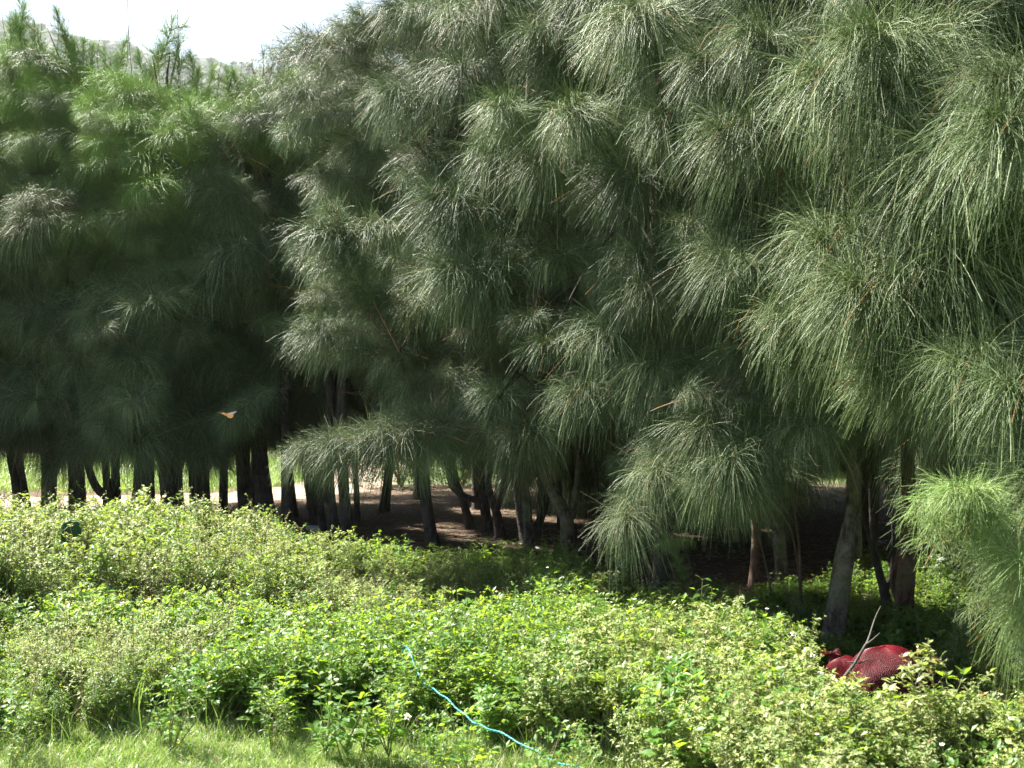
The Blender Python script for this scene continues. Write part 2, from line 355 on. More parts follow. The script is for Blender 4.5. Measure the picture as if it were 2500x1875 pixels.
def broad_plant(seed, h=.42, leafl=.062, flowers=0, detail=3):
    r = np.random.default_rng(seed); mb = MB()
    def shoot(base, az, lean, hh, lvl):
        top = base + np.array([math.cos(az) * lean, math.sin(az) * lean, hh])
        pts = smooth_path([base, base + (top - base) * .5 + r.normal(0, .012, 3), top], 5)
        tube(mb, pts, np.linspace(.0035, .0016, 5), 4, 1, cap=False)
        nn = max(2, int(hh / .06)); a0 = r.uniform(0, 6)
        for k in range(nn):
            t = (k + .9) / nn; p = pts[0] + (pts[-1] - pts[0]) * t if lvl else base + (top - base) * t
            sz = leafl * (1.15 - .55 * t) * r.uniform(.75, 1.25)
            for s in (0, math.pi):
                a = a0 + k * 1.57 + s + r.normal(0, .3); el = r.uniform(-.2, .65) + .2 * t
                q = p + np.array([math.cos(a), math.sin(a), .5]) * sz * .3
                put_leaf(mb, q, a, el, sz, sz * r.uniform(.42, .56), r, n=detail)
                if sz > .045 and r.random() < .65:
                    for d in (-.8, .8): put_leaf(mb, q, a + d, el - .1, sz * .66, sz * .3, r, n=detail)
        for _ in range(3): put_leaf(mb, top, r.uniform(0, 6.28), r.uniform(.3, 1.1), leafl * .6, leafl * .25, r, n=2)
        return top
    b = np.zeros(3); tops = [shoot(b, r.uniform(0, 6.28), r.uniform(.01, .08), h, 0)]
    for k in range(r.integers(3, 6)):
        hh = r.uniform(.25, .6) * h; a = r.uniform(0, 6.28)
        tops.append(shoot(np.array([0, 0, hh * .6]), a, r.uniform(.07, .16), h * r.uniform(.4, .75), 1))
    for k in range(flowers):
        t = tops[k % len(tops)]; top = t + np.array([r.normal(0, .015), r.normal(0, .015), r.uniform(.03, .07)])
        tube(mb, [t, top], [.0012, .001], 3, 1, cap=False)
        for q in range(5):
            a = q * 1.257 + r.uniform(-.1, .1); v, f = leaf_geo(.012, .009, 0, .1, 2); mb.add(v @ rot_to(a, .15).T + top, f, 2)
        th = np.arange(6) * 1.047; c = np.stack([np.cos(th) * .0045, np.sin(th) * .0045, np.full(6, .003)], -1) + top
        mb.add(np.vstack([c, top + [0, 0, .006]]), [(q, (q + 1) % 6, 6) for q in range(6)], 3)
    return mb.mesh('broad_weed', [M['broad'], M['twig_green'], M['petal'], M['disc']], smooth=True)
M['petal'] = plain('white_petals', (.85, .85, .8), .6, c2=(.75, .75, .7)); M['disc'] = plain('yellow_disc', (.75, .42, .03), .7)

def bushy_plant(seed, h=.65, leafs=.020, dens=1.0, dry=.25, mats=None):
    r = np.random.default_rng(seed); mb = MB()
    for s in range(r.integers(4, 7)):
        az = r.uniform(0, 6.28); lean = r.uniform(.05, .28) * h; hh = h * r.uniform(.7, 1.05)
        top = np.array([math.cos(az) * lean, math.sin(az) * lean, hh])
        pts = smooth_path([(0, 0, 0), top * .5 + np.append(r.normal(0, .02, 2), 0), top], 7)
        tube(mb, pts, np.linspace(.004, .0013, 7), 4, 1 if r.random() < .6 else 2, cap=False)
        for k in range(int(9 * dens)):
            t = r.uniform(.3, 1) ** .8; i = min(int(t * 6), 5); p = pts[i] + (pts[i + 1] - pts[i]) * (t * 6 - i)
            a = r.uniform(0, 6.28); bl = r.uniform(.05, .15) * (1.2 - t * .6); e = r.uniform(.3, .9)
            q = p + np.array([math.cos(a) * math.cos(e), math.sin(a) * math.cos(e), math.sin(e)]) * bl
            tube(mb, [p, (p + q) / 2 + r.normal(0, .004, 3), q], [.0013, .001, .0007], 3, 1, cap=False)
            for m in range(r.integers(5, 9)):
                u = r.uniform(.2, 1.05); w = p + (q - p) * u; sz = leafs * r.uniform(.6, 1.4)
                put_leaf(mb, w, r.uniform(0, 6.28), r.uniform(-.4, .9), sz, sz * .48, r, n=2, tone=r.uniform(0, 1.0))
            if r.random() < .6:                                              # small seed heads at the twig end
                for m in range(4):
                    w = q + r.normal(0, .005, 3); put_leaf(mb, w, r.uniform(0, 6.28), r.uniform(.2, 1.4), .010, .006, r, n=2, tone=r.uniform(.7, .93))
        for k in range(4):
            t = r.uniform(.1, .5); a = r.uniform(0, 6.28); put_leaf(mb, top * t, a, r.uniform(-.8, .2), leafs * 1.8, leafs * .7, r, n=2, tone=r.choice([.2, .97]))
    return mb.mesh('bushy_weed', mats or [M['weed'], M['twig_green'], M['twig_dry']], smooth=True)

def grass_tuft(seed, n=22, h=.16, spread=.05, w=.004):
    r = np.random.default_rng(seed); mb = MB()
    for k in range(n):
        a = r.uniform(0, 6.28); p = np.array([r.normal(0, spread), r.normal(0, spread), 0]); L_ = h * r.uniform(.5, 1.3); bend = r.uniform(.2, .9)
        ss = np.linspace(0, 1, 5); d = np.array([math.cos(a), math.sin(a), 0]); sd = np.array([-d[1], d[0], 0]) * w * r.uniform(.6, 1.2)
        v = []
        for s in ss:
            c = p + d * L_ * bend * s * s + np.array([0, 0, L_ * (s - .35 * bend * s * s)]); ww = (1 - s ** 2) + .05; v += [c - sd * ww / 2, c + sd * ww / 2]
        mb.add(v, [(2 * i, 2 * i + 1, 2 * i + 3, 2 * i + 2) for i in range(4)], 0, r.uniform())
    return mb.mesh('grass_tuft', [M['grass']], smooth=True)

# ------------------------------------------------------------------ she-oak foliage pieces
def bough_mesh(seed, e0=.35, length=1.0, nside=11, ns=112, nl=.29, rad=.00140, fresh=False, droopk=1.0, tip_up=False, side_len=.235, upk=0.14):
    """an arching branch along +X with side twigs, each set with whorls of hanging needles"""
    r = np.random.default_rng(seed); mb = MB()
    n = 12; s = np.linspace(0, 1, n)
    el = e0 - 1.0 * s * (0 if tip_up else 1) * .9; el[-3:] += .25
    az = np.cumsum(r.normal(0, .07, n)); step = length / (n - 1)
    pts = np.zeros((n, 3))
    for i in range(1, n): pts[i] = pts[i - 1] + step * np.array([math.cos(el[i]) * math.cos(az[i]), math.cos(el[i]) * math.sin(az[i]), math.sin(el[i])])
    tube(mb, pts, np.linspace(.007, .003, n) * (length / 1.0) ** .5, 5, 1)
    twigs = [(pts[int(n * .5):], ns * 2.0)]
    for k in range(nside):
        t = .22 + .72 * (k + r.uniform(-.3, .3)) / nside; i = min(int(t * (n - 1)), n - 2); p = pts[i] + (pts[i + 1] - pts[i]) * (t * (n - 1) - i)
        side = 1 if k % 2 else -1; a = az[i] + side * r.uniform(.5, 1.25); e = el[i] * .5 + r.uniform(-.1, .6)
        ln = side_len * r.uniform(.6, 1.25) * (1.15 - .5 * t); q = [p]; ee = e
        for j in range(4): q.append(q[-1] + ln / 4 * np.array([math.cos(ee) * math.cos(a), math.cos(ee) * math.sin(a), math.sin(ee)])); ee -= .12
        q = np.array(q); tube(mb, q, np.linspace(.0042, .0018, 5), 4, 1, cap=False); twigs.append((q, ns))
        if r.random() < .45:
            for _ in range(2):
                c = p + (q[2] - p) * r.uniform(.1, .9) + r.normal(0, .008, 3); h = .007; mb.add(c + np.array([(h, 0, 0), (-h, 0, 0), (0, h, 0), (0, -h, 0), (0, 0, h * 1.3), (0, 0, -h * 1.3)]), [(0, 2, 4), (2, 1, 4), (1, 3, 4), (3, 0, 4), (2, 0, 5), (1, 2, 5), (3, 1, 5), (0, 3, 5)], 1)
    for q, cnt in twigs:
        cnt = int(cnt * r.uniform(.8, 1.2)); m = len(q) - 1
        u = r.uniform(.0, 1, cnt) ** .9 * m * .9999; i = u.astype(int); fr = (u - i)[:, None]
        p0 = q[i] * (1 - fr) + q[i + 1] * fr; tan = q[i + 1] - q[i]; tan /= np.linalg.norm(tan, axis=1)[:, None]
        d = r.normal(0, 1, (cnt, 3)); d -= (d * tan).sum(1)[:, None] * tan; d /= np.linalg.norm(d, axis=1)[:, None]
        fwd = (.30 + 1.1 * (u / m) ** 3)[:, None]
        d = d * .85 + tan * fwd + np.array([0, 0, upk]); d /= np.linalg.norm(d, axis=1)[:, None]
        Ln = nl * r.uniform(.55, 1.2, cnt); dr = np.clip(r.normal(.43, .22, cnt) * droopk, .02, 1.3)
        tone = np.clip(r.beta(2, 2.4, cnt) + (r.random(cnt) < .012), 0, 1)
        strands(mb, p0, d, Ln, dr, rad * r.uniform(.75, 1.2, cnt), 4, 0, tone, r, wig=.010)
    me = mb.mesh('she_oak_bough', [M['needle'], M['twig']]); return me, pts[-1]

BOUGHS = {}
for k, e in enumerate((.75, .6, .45, .3, .1, -.15)):
    BOUGHS['b%d' % k] = bough_mesh(100 + k, e0=e + .2)
    BOUGHS['c%d' % k] = bough_mesh(180 + k, e0=e + .2, nside=8, nl=.25, side_len=.26, length=.85, upk=.3, droopk=.8)
for k, e in enumerate((.55, .25)):
    BOUGHS['n%d' % k] = bough_mesh(120 + k, e0=e + .2, ns=120, nl=.41, rad=.0016, droopk=1.05)
BOUGHS['sparse'] = bough_mesh(130, e0=.9, nside=8, ns=34, nl=.2, length=.9)
for k in range(3):
    BOUGHS['up%d' % k] = bough_mesh(140 + k, e0=1.25, length=.8, nside=9, ns=60, nl=.17, rad=.0013, droopk=.25, tip_up=True, side_len=.16, upk=.7)
BOUGHS['plume'] = bough_mesh(150, e0=1.15, length=1.3, nside=18, ns=80, nl=.22, droopk=.7, tip_up=True, side_len=.34, rad=.0014, upk=.3)
for k in range(3):
    BOUGHS['spray%d' % k] = bough_mesh(160 + k, e0=.6 - .2 * k, length=.42, nside=4, ns=100, nl=.30, side_len=.12, rad=.0015)
BOUGHS['fluffy'] = bough_mesh(170, e0=.95, length=.75, nside=12, ns=70, nl=.19, droopk=.95, side_len=.24, rad=.0016)
BOUGHS['hang'] = bough_mesh(171, e0=.1, length=.9, nside=12, ns=105, nl=.45, droopk=1.3, rad=.0016)

def low_limit(px):
    return np.interp(px, [-400, 0, 60, 100, 150, 210, 330, 400, 470, 540, 600, 660, 700, 740, 800, 870, 960, 1050, 1200, 1400, 1490, 1560, 1700, 1800, 1900, 1990, 2040, 2110, 2160, 2250, 2300, 2400, 2500, 2900],
                     [1130, 1130, 1090, 1170, 1170, 1140, 1150, 1200, 1180, 1190, 1120, 1060, 960, 880, 930, 1010, 1090, 1180, 1165, 1130, 1160, 1240, 1330, 1290, 1230, 1060, 980, 990, 1180, 1240, 1400, 1550, 1650, 1750])
def sky_limit(px):
    return np.interp(px, [-600, 0, 60, 170, 300, 450, 560, 640, 690, 730, 770, 800, 3000], [10, 45, 60, 110, 150, 175, 190, 205, 160, 60, 0, -3000, -3000])

def fd(px): return float(np.interp(px, [600, 700, 900, 1200, 1500, 1800, 2100, 2500], [10.6, 10.2, 9.6, 8.7, 7.7, 6.7, 5.7, 5.0]))
def place_bough(kind, tip, az, sc, parent, base, fresh=0.0, check=True, tilt=0.0, at_root=False):
    if kind[0] == 'b' and rng.random() < .5: kind = 'c' + kind[1:]
    me, end = BOUGHS[kind]
    tilt += float(rng.normal(0, .13)); sc *= float(rng.uniform(.85, 1.15))
    Rz = Matrix.Rotation(az, 3, 'Z') @ Matrix.Rotation(tilt, 3, 'Y') @ Matrix.Rotation(float(rng.normal(0, .16)), 3, 'X')
    off = np.array(Rz @ Vector(end)) * sc
    root = np.asarray(tip) if at_root else np.asarray(tip) - off
    tp = root + off
    if check and (in_gap(tp - [0, 0, .12]) or in_gap((root + tp) / 2)): return None
    if check:
        q = np.array([root, (root + tp) / 2 - [0, 0, .30 * sc], tp, tp - [0, 0, .30 * sc], tp - [.18 * sc, 0, .22 * sc], tp + [.18 * sc, 0, -.22 * sc]]); px, py = proj(q)
        vis = (px > -200) & (px < 2700)
        lim = low_limit(px)
        if tp[1] > 13.6: lim = np.maximum(lim, 1110)
        if np.any(vis & (py > lim + check_slack)): return None
        if np.any((py < sky_limit(px) + 42)[vis]): return None
        if px[2] > 640 and px[2] < 2600 and tp[1] < fd(px[2]) + .25: return None
        if 540 < px[2] < 735 and 330 < py[2] < 1000 and tp[1] < 12.7: return None
    o = bpy.data.objects.new('bough', me); link(o); o.parent = parent
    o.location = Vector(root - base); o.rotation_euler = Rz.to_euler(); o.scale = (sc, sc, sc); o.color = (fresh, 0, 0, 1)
    return root
check_slack = 0
GAPS = [((3.2, 9.3, .3), .62), ((3.9, 9.6, .3), .45), ((-.15, 16.0, 0), .5), ((.7, 14.9, 0), .3), ((-1.0, 14.2, 0), .32), ((-.5, 13.2, 0), .2), ((1.9, 9.1, 0), .4), ((2.0, 13.5, 0), .15), ((3.0, 14.5, 0), .2), ((2.15, 7.3, 1.9), .3), ((.1, 12.6, 0), .3), ((2.7, 8.3, .2), .35)]
def in_gap(p):
    for (q, rad) in GAPS:
        v = np.asarray(p) - q; t = v @ np.array(SUN_DIR)
        if t > .6 and np.linalg.norm(v - t * np.array(SUN_DIR)) < rad + .25: return True
    return False

class Tree:
    def __init__(s, pts, rads, label, mat='bark', group=None, H=6.0, zb=2.2, Rc=1.4, name='she_oak_tree', forks=(), sides=12, stub=False):
        pts = [np.asarray(p, float) for p in pts]
        s.base = pts[0].copy(); s.base[2] = hz(s.base[0], s.base[1]) - .04
        s.root = empty(name, Vector(s.base), label, 'tree', group)
        s.label = label; s.H = H; s.zb = zb; s.Rc = Rc; s.limbs = MB()
        top = pts[-1].copy()
        if top[2] < H - .3:
            up = np.array([top[0] + rng.normal(0, .18), top[1] + rng.normal(0, .15), (top[2] + H) / 2]); pts += [up, np.array([up[0] + rng.normal(0, .1), up[1], H])]
            rads = list(rads) + [rads[-1] * .5, rads[-1] * .06]
        pts[0][2] = s.base[2]
        n = 26; s.path = smooth_path(pts, n); zz = np.linspace(0, len(pts) - 1, n); rr = np.interp(zz, range(len(rads)), rads)
        rr = rr * (1 + .28 * np.exp(-(s.path[:, 2] - s.base[2]) / .10))
        mb = MB(); tube(mb, s.path - s.base, rr, sides, 0, wob=.035, seed=int(abs(s.base[0]) * 97) % 1000)
        s.trunk = mb.build('trunk', M[mat], s.root)
        for fp, fr_ in forks:
            q = smooth_path([np.asarray(p, float) for p in fp], 14); mb = MB(); tube(mb, q - s.base, np.interp(np.linspace(0, 1, 14), np.linspace(0, 1, len(fr_)), fr_), 9, 0, wob=.03, seed=3)
            mb.build('limb', M[mat], s.root)
        s.crown = empty('crown', (0, 0, 0), parent=s.root); s.n = 0
    def at(s, z):
        return np.array([np.interp(z, s.path[:, 2], s.path[:, k]) for k in range(3)])
    def limb(s, to, r0=.009):
        to = np.asarray(to); d = np.linalg.norm(to[:2] - s.at(to[2])[:2]); a = s.at(max(1.75, to[2] - .45 * d))
        m = (a + to) / 2 + np.array([0, 0, .12 * d]) + rng.normal(0, .05, 3)
        q = smooth_path([a, m, to], 7); tube(s.limbs, q - s.base, np.linspace(r0 * (1 + .35 * d), .007, 7), 6, 0)
    def bough(s, kind, tip, az, sc=1.0, fresh=0.0, check=True, tilt=0.0, limb=True):
        r = place_bough(kind, tip, az, sc, s.crown, s.base, fresh, check, tilt)
        if r is not None:
            s.n += 1
            if limb: s.limb(r)
        return r
    def fill(s, n, sc=1.15, inner=.25, freshtop=0.0, upper_up=False, slack=0, azc=None, azw=3.15, kinds='b'):  # crown tops tinted brighter upward: young growth plus painted sunlight
        global check_slack
        check_slack = slack
        for i in range(n):
            t = (i + rng.uniform(0, 1)) / n; z = s.zb + (s.H - s.zb) * t ** .9
            l = s.Rc * (1 - t) ** .45 * rng.uniform(.72, 1.08) + .25
            if rng.random() < inner: l *= rng.uniform(.35, .7)
            az = i * 2.39996 + rng.normal(0, .25) if azc is None else azc + rng.uniform(-azw, azw)
            c = s.at(z); tip = c + np.array([math.cos(az) * l, math.sin(az) * l, .1 * l])
            if upper_up and t > .62 and rng.random() < .6:
                s.bough('up%d' % rng.integers(0, 3), tip + [0, 0, .3], az, sc * rng.uniform(.7, 1.1), freshtop * rng.uniform(.5, 1.1), limb=False)
                continue
            k = 'b%d' % int(np.clip(5 * (1 - t) + rng.normal(0, 1), 0, 5))
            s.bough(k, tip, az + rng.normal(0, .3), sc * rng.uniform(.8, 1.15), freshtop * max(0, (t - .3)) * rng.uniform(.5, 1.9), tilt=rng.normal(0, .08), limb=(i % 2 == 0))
        check_slack = 0
    def skirt(s, n, zlo, zhi, sc=1.0, slack=0, rk=1.0):
        global check_slack
        check_slack = slack
        for i in range(n):
            z = rng.uniform(zlo, zhi); az = rng.uniform(0, 6.28); l = s.Rc * rk * math.sqrt(rng.uniform(.05, 1.2)); c = s.at(z)
            s.bough(str(rng.choice(['b5', 'b4', 'hang', 'b5', 'spray2'])), c + np.array([math.cos(az) * l, math.sin(az) * l, 0]), az + rng.normal(0, .4), sc * rng.uniform(.75, 1.1), 0, tilt=rng.uniform(0, .25), limb=(i % 3 == 0))
        check_slack = 0
    def finish(s, mat='bark'):
        if s.limbs.n: s.limbs.build('branches', M[mat], s.crown)['kind'] = 'stuff'

def gp(px, py): return Z(px, py, 0.0)
def trunk_px(pl, d, zoff=0):
    """picture polyline at one depth -> world points"""
    return [P(px, py, d) for px, py in pl]

trees = []
GL = 'she-oaks of the left stand'; GM = 'she-oaks of the middle grove'; GR = 'large she-oaks at the right'
# left stand: (polyline base->up, distance, radii, label)
left = [
 ([(46, 1300), (38, 1180), (25, 1110), (10, 900), (-10, 400)], 14.2, [.065, .05, .045, .04, .03], 'slim dark tree leaning left beside the left edge, shaggy with loose threads', 'bark', 5.8),
 ([(121, 1290), (117, 1180), (115, 1050), (112, 800), (100, 400)], 14.0, [.085, .075, .07, .06, .04], 'straight reddish brown trunk, second from the left edge', 'bark_red', 6.2),
 ([(195, 1290), (188, 1180), (183, 1080), (180, 800), (190, 400)], 13.8, [.12, .10, .09, .07, .04], 'thick dark trunk just left of the trunk that forks low', 'bark', 6.1),
 ([(288, 1290), (284, 1210), (282, 1100), (290, 850), (300, 400)], 14.1, [.065, .055, .05, .05, .03], 'plain slim trunk touching the right side of the low fork', 'bark', 5.9),
 ([(362, 1300), (361, 1200), (358, 1100), (350, 800), (350, 400)], 13.6, [.10, .085, .08, .065, .04], 'broad dark trunk with a hanging spray across its face, left stand', 'bark', 5.9),
 ([(425, 1330), (416, 1240), (404, 1120), (385, 800), (380, 400)], 13.0, [.11, .095, .085, .07, .04], 'front dark trunk leaning left with a broken stub low on its side', 'bark', 5.6),
 ([(492, 1320), (488, 1220), (484, 1100), (470, 800), (470, 300)], 13.3, [.14, .12, .115, .09, .05], 'widest trunk of the left stand, curtained by dark needles', 'bark', 5.7),
 ([(608, 1310), (596, 1200), (592, 1080), (585, 800), (570, 350)], 13.6, [.10, .085, .08, .06, .04], 'dark trunk with a ragged dead stub on its right side', 'bark', 5.5),
 ([(655, 1310), (642, 1200), (630, 1060), (625, 800), (600, 350)], 13.5, [.13, .10, .09, .07, .04], 'dark trunk with flared foot at the end of the left stand', 'bark', 5.4),
 ([(-60, 1290), (-70, 1100), (-80, 800), (-70, 300)], 14.0, [.10, .08, .06, .04], 'tree whose crown fills the top left corner of the picture', 'bark', 6.5),
]
for pl, d, rd, lab, mt, H in left:
    t = Tree(trunk_px(pl, d), rd, lab, mt, GL, H=H, zb=1.25, Rc=1.35); t.fill(92, sc=1.1, freshtop=1.7, upper_up=True, slack=10); t.skirt(34, 1.0, 2.6, slack=25); trees.append(t)
# fork tree
fk = Tree(trunk_px([(268, 1290), (266, 1230), (262, 1180), (256, 1100), (245, 850), (240, 400)], 13.9), [.085, .075, .05, .04, .04, .03], 'dark tree forking near the ground into a wide leftward curve', 'bark', GL, H=5.9, zb=2.0, Rc=1.2,
          forks=[(trunk_px([(266, 1215), (240, 1195), (222, 1160), (212, 1100), (205, 900), (200, 600)], 13.9), [.06, .05, .045, .04, .03])])
fk.fill(45, freshtop=1.0, upper_up=True, slack=10); trees.append(fk)
# second and third rows behind the left stand: crowns close the gaps above, trunks show between
for k, (px, d, w, lab) in enumerate([(70, 16.0, .05, 'slim trunk half hidden behind the first gap from the left edge'), (330, 15.8, .055, 'trunk behind the left stand in front of the pale path'), (545, 15.6, .05, 'slender backlit trunk with fine hanging threads, near the sunny gap'), (700, 15.0, .06, 'dark trunk in the gap right of the left stand'), (760, 16.5, .055, 'back row trunk behind the long reaching branch, left one'), (440, 16.2, .06, 'back row trunk hidden behind the front leaning trunk')]):
    x0 = P(px, 1000, d)[0]; t = Tree([(x0, d, 0), (x0 + rng.normal(0, .06), d, 1.0), (x0 + rng.normal(0, .12), d, 2.2), (x0 + rng.normal(0, .2), d, 4)], [w * 1.3, w, w * .9, w * .6], lab, 'bark', GL, H=5.6, zb=1.3, Rc=1.3, sides=9)
    t.fill(52, sc=1.2, freshtop=1.5, upper_up=True, slack=15); t.skirt(34, 1.0, 2.6, 1.1, slack=25); trees.append(t)

# stand continued past the left edge, outer trees added out of view for shade
for x, y, lab in [(-7.4, 12.6, 'dark tree just past the left edge, its sprays entering the picture'), (-7.8, 14.6, 'back tree past the left edge'), (-8.8, 13.4, 'outer tree past the left edge'), (-9.4, 15.4, 'outermost back tree past the left edge'), (-6.6, 16.2, 'back row tree behind the left edge'), (-5.0, 16.8, 'back row tree behind the low forking tree'), (-3.6, 15.9, 'back row tree behind the widest left trunk')]:
    t = Tree([(x, y, 0), (x + .05, y, 1.2), (x - .05, y + .1, 2.6), (x, y, 4.2)], [.11, .09, .08, .05], lab, 'bark', GL, H=5.7, zb=1.3, Rc=1.6, sides=9)
    t.fill(56, sc=1.3, freshtop=1.5, upper_up=True, slack=15); t.skirt(26, 1.0, 2.6, 1.1, slack=25); trees.append(t)

# middle grove (seen below the big crowns)
mid = [
 ([(702, 1330), (700, 1230), (697, 1100), (690, 800)], 12.9, [.075, .06, .055, .05], 'short dark trunk left of the white litter', 'bark'),
 ([(792, 1300), (780, 1220), (778, 1130), (770, 900)], 13.6, [.05, .042, .04, .03], 'thin curving trunk just behind the white litter', 'bark'),
 ([(826, 1330), (812, 1250), (805, 1160), (800, 900)], 12.9, [.065, .055, .05, .04], 'dark trunk leaning left, inner one of a close pair under the reaching branch', 'bark'),
 ([(850, 1340), (846, 1260), (838, 1160), (835, 900)], 12.6, [.075, .065, .06, .05], 'dark upright trunk, outer one of a close pair under the reaching branch', 'bark'),
 ([(872, 1275), (870, 1200), (866, 1120), (860, 900)], 15.0, [.045, .038, .035, .03], 'thin far trunk right behind the close pair', 'bark'),
 ([(1062, 1345), (1048, 1280), (1036, 1160), (1030, 900)], 12.4, [.085, .07, .06, .05], 'lone black trunk standing in the sunlit patch of bare soil', 'bark'),
 ([(1150, 1295), (1130, 1220), (1108, 1150), (1095, 950)], 14.0, [.06, .05, .05, .04], 'black trunk slanting steeply left behind the bare soil', 'bark'),
 ([(1290, 1335), (1276, 1260), (1262, 1150), (1245, 950)], 12.7, [.08, .07, .065, .05], 'thick black trunk leaning against a slim grey one', 'bark'),
 ([(1293, 1340), (1288, 1250), (1278, 1140), (1270, 900)], 12.2, [.06, .05, .047, .04], 'slim grey trunk standing against a thick black one', 'bark_pale'),
 ([(1372, 1300), (1366, 1230), (1362, 1120), (1360, 900)], 14.0, [.055, .045, .04, .03], 'short dark trunk seen left of the grey bent tree', 'bark'),
 ([(1442, 1260), (1436, 1180), (1432, 1100), (1430, 900)], 15.6, [.07, .06, .055, .04], 'slender dark far trunk with thread-fine side twigs, left of the dense dark pair', 'bark'),
 ([(1482, 1310), (1474, 1200), (1468, 1100), (1465, 900)], 13.6, [.10, .085, .08, .06], 'massive dark trunk in the middle of the shaded grove', 'bark'),
 ([(1510, 1280), (1500, 1200), (1505, 1100), (1500, 900)], 14.6, [.06, .05, .05, .04], 'dark trunk right behind the massive middle one', 'bark'),
 ([(1545, 1290), (1538, 1200), (1530, 1100), (1528, 900)], 14.2, [.06, .05, .045, .04], 'dark trunk partly behind the hanging bright spray', 'bark'),
]
for pl, d, rd, lab, mt in mid:
    t = Tree(trunk_px(pl, d), rd, lab, mt, GM, H=5.3 if pl[0][0] < 900 else 6.4, zb=1.4, Rc=1.3, sides=10); t.fill(36, sc=1.2, slack=5); t.skirt(22, 1.1 if pl[0][0] < 900 else 1.35, 2.4, slack=15); trees.append(t)
forkA = Tree(trunk_px([(1192, 1300), (1184, 1240), (1176, 1180), (1172, 1120), (1165, 900)], 13.6), [.07, .06, .05, .045, .04], 'black tree whose crooked limb crosses leftward from a low fork', 'bark', GM, H=6.2, zb=2.1, Rc=1.2,
             forks=[(trunk_px([(1184, 1245), (1165, 1222), (1140, 1215), (1110, 1195), (1096, 1160), (1090, 1000)], 13.6), [.05, .042, .038, .035, .03])])
forkB = Tree(trunk_px([(1222, 1320), (1215, 1265), (1203, 1225), (1192, 1180), (1196, 1120), (1190, 900)], 13.1), [.065, .055, .045, .04, .04, .03], 'black tree forking into a narrow cup shape, right of the crooked one', 'bark', GM, H=6.2, zb=2.1, Rc=1.2,
             forks=[(trunk_px([(1211, 1250), (1222, 1215), (1232, 1180), (1236, 1120), (1245, 950)], 13.1), [.04, .035, .032, .03])])
forkC = Tree(trunk_px([(1300, 1330), (1318, 1270), (1322, 1200), (1318, 1100), (1316, 900)], 14.0), [.05, .045, .05, .045, .03], 'dark double-stemmed tree between the slim grey trunk and the bent grey tree', 'bark', GM, H=6.2, zb=2.1, Rc=1.2,
             forks=[(trunk_px([(1316, 1285), (1332, 1240), (1338, 1180), (1342, 1050)], 14.0), [.035, .032, .03, .025])])
for t in (forkA, forkB, forkC): t.fill(26, sc=1.2, slack=5); t.skirt(16, 1.4, 2.4, slack=15); trees.append(t)

# large trees at the right
T_bent = Tree(trunk_px([(1392, 1395), (1386, 1320), (1382, 1262), (1350, 1200), (1326, 1130), (1310, 900), (1280, 500)], 11.0), [.085, .07, .068, .058, .05, .045, .035], 'grey barked tree bending left above a pale straight foot', 'bark_pale', GR, H=7.0, zb=2.2, Rc=1.9,
              forks=[(trunk_px([(1388, 1270), (1402, 1220), (1412, 1140), (1425, 900)], 11.0), [.04, .035, .03, .02]), (trunk_px([(1384, 1262), (1404, 1262), (1410, 1180), (1408, 1000)], 11.1), [.012, .010, .009, .006])])
T_mid = Tree(trunk_px([(1622, 1460), (1618, 1380), (1622, 1280), (1630, 1000), (1600, 500)], 9.4), [.10, .085, .08, .07, .05], 'dark tree behind the bright spray that hangs lowest in the middle', 'bark', GR, H=7.0, zb=2.1, Rc=2.0)
T_red = Tree(trunk_px([(1836, 1450), (1842, 1390), (1846, 1300), (1835, 1200), (1828, 1000), (1810, 600)], 9.6), [.046, .040, .036, .034, .032, .03], 'slender red-brown tree with moss patches, left of two at mid right', 'bark_red', GR, H=6.5, zb=2.4, Rc=1.2)
T_grey = Tree(trunk_px([(1908, 1455), (1908, 1380), (1900, 1280), (1898, 1100), (1890, 700)], 9.5), [.065, .055, .05, .045, .035], 'slender grey tree behind thin bare stems, just right of the mossy red-brown one', 'bark_pale', GR, H=6.5, zb=2.4, Rc=1.2)
T_main = Tree(trunk_px([(2018, 1650), (2028, 1580), (2038, 1520), (2058, 1382), (2080, 1266), (2086, 1166), (2081, 1090), (2085, 900), (2070, 400)], 7.3), [.074, .070, .066, .062, .052, .045, .040, .038, .03], 'big leaning tree with speckled pale bark rising beside the red sack', 'bark_pale', GR, H=6.8, zb=2.0, Rc=1.9, sides=20)
T_brown = Tree(trunk_px([(2205, 1590), (2208, 1480), (2214, 1380), (2220, 1260), (2215, 1000), (2230, 600)], 7.9), [.07, .064, .060, .048, .042, .035], 'red-brown smooth trunk right behind the red sack', 'bark_red', GR, H=6.5, zb=2.2, Rc=1.7, sides=14,
               forks=[(trunk_px([(2200, 1470), (2185, 1430), (2192, 1370), (2205, 1310)], 7.95), [.035, .03, .025, .02])])
T_fork = Tree(trunk_px([(2172, 1590), (2166, 1500), (2160, 1450), (2138, 1360), (2130, 1270), (2120, 1000)], 8.2), [.048, .040, .036, .026, .022, .02], 'thin dark tree forking in a V between the leaning and the red-brown trunk', 'bark', GR, H=5.5, zb=2.6, Rc=1.0,
              forks=[(trunk_px([(2164, 1440), (2176, 1410), (2182, 1330), (2178, 1250)], 8.2), [.022, .018, .016, .012]), (trunk_px([(2160, 1450), (2150, 1420), (2125, 1330), (2105, 1250)], 8.15), [.014, .012, .011, .01])])
T_back = Tree(trunk_px([(2096, 1460), (2092, 1380), (2090, 1200), (2090, 900)], 9.8), [.06, .05, .045, .04], 'short pale lit trunk peeping out behind the big leaning tree', 'bark_pale', GR, H=6.0, zb=2.5, Rc=1.2, sides=9)
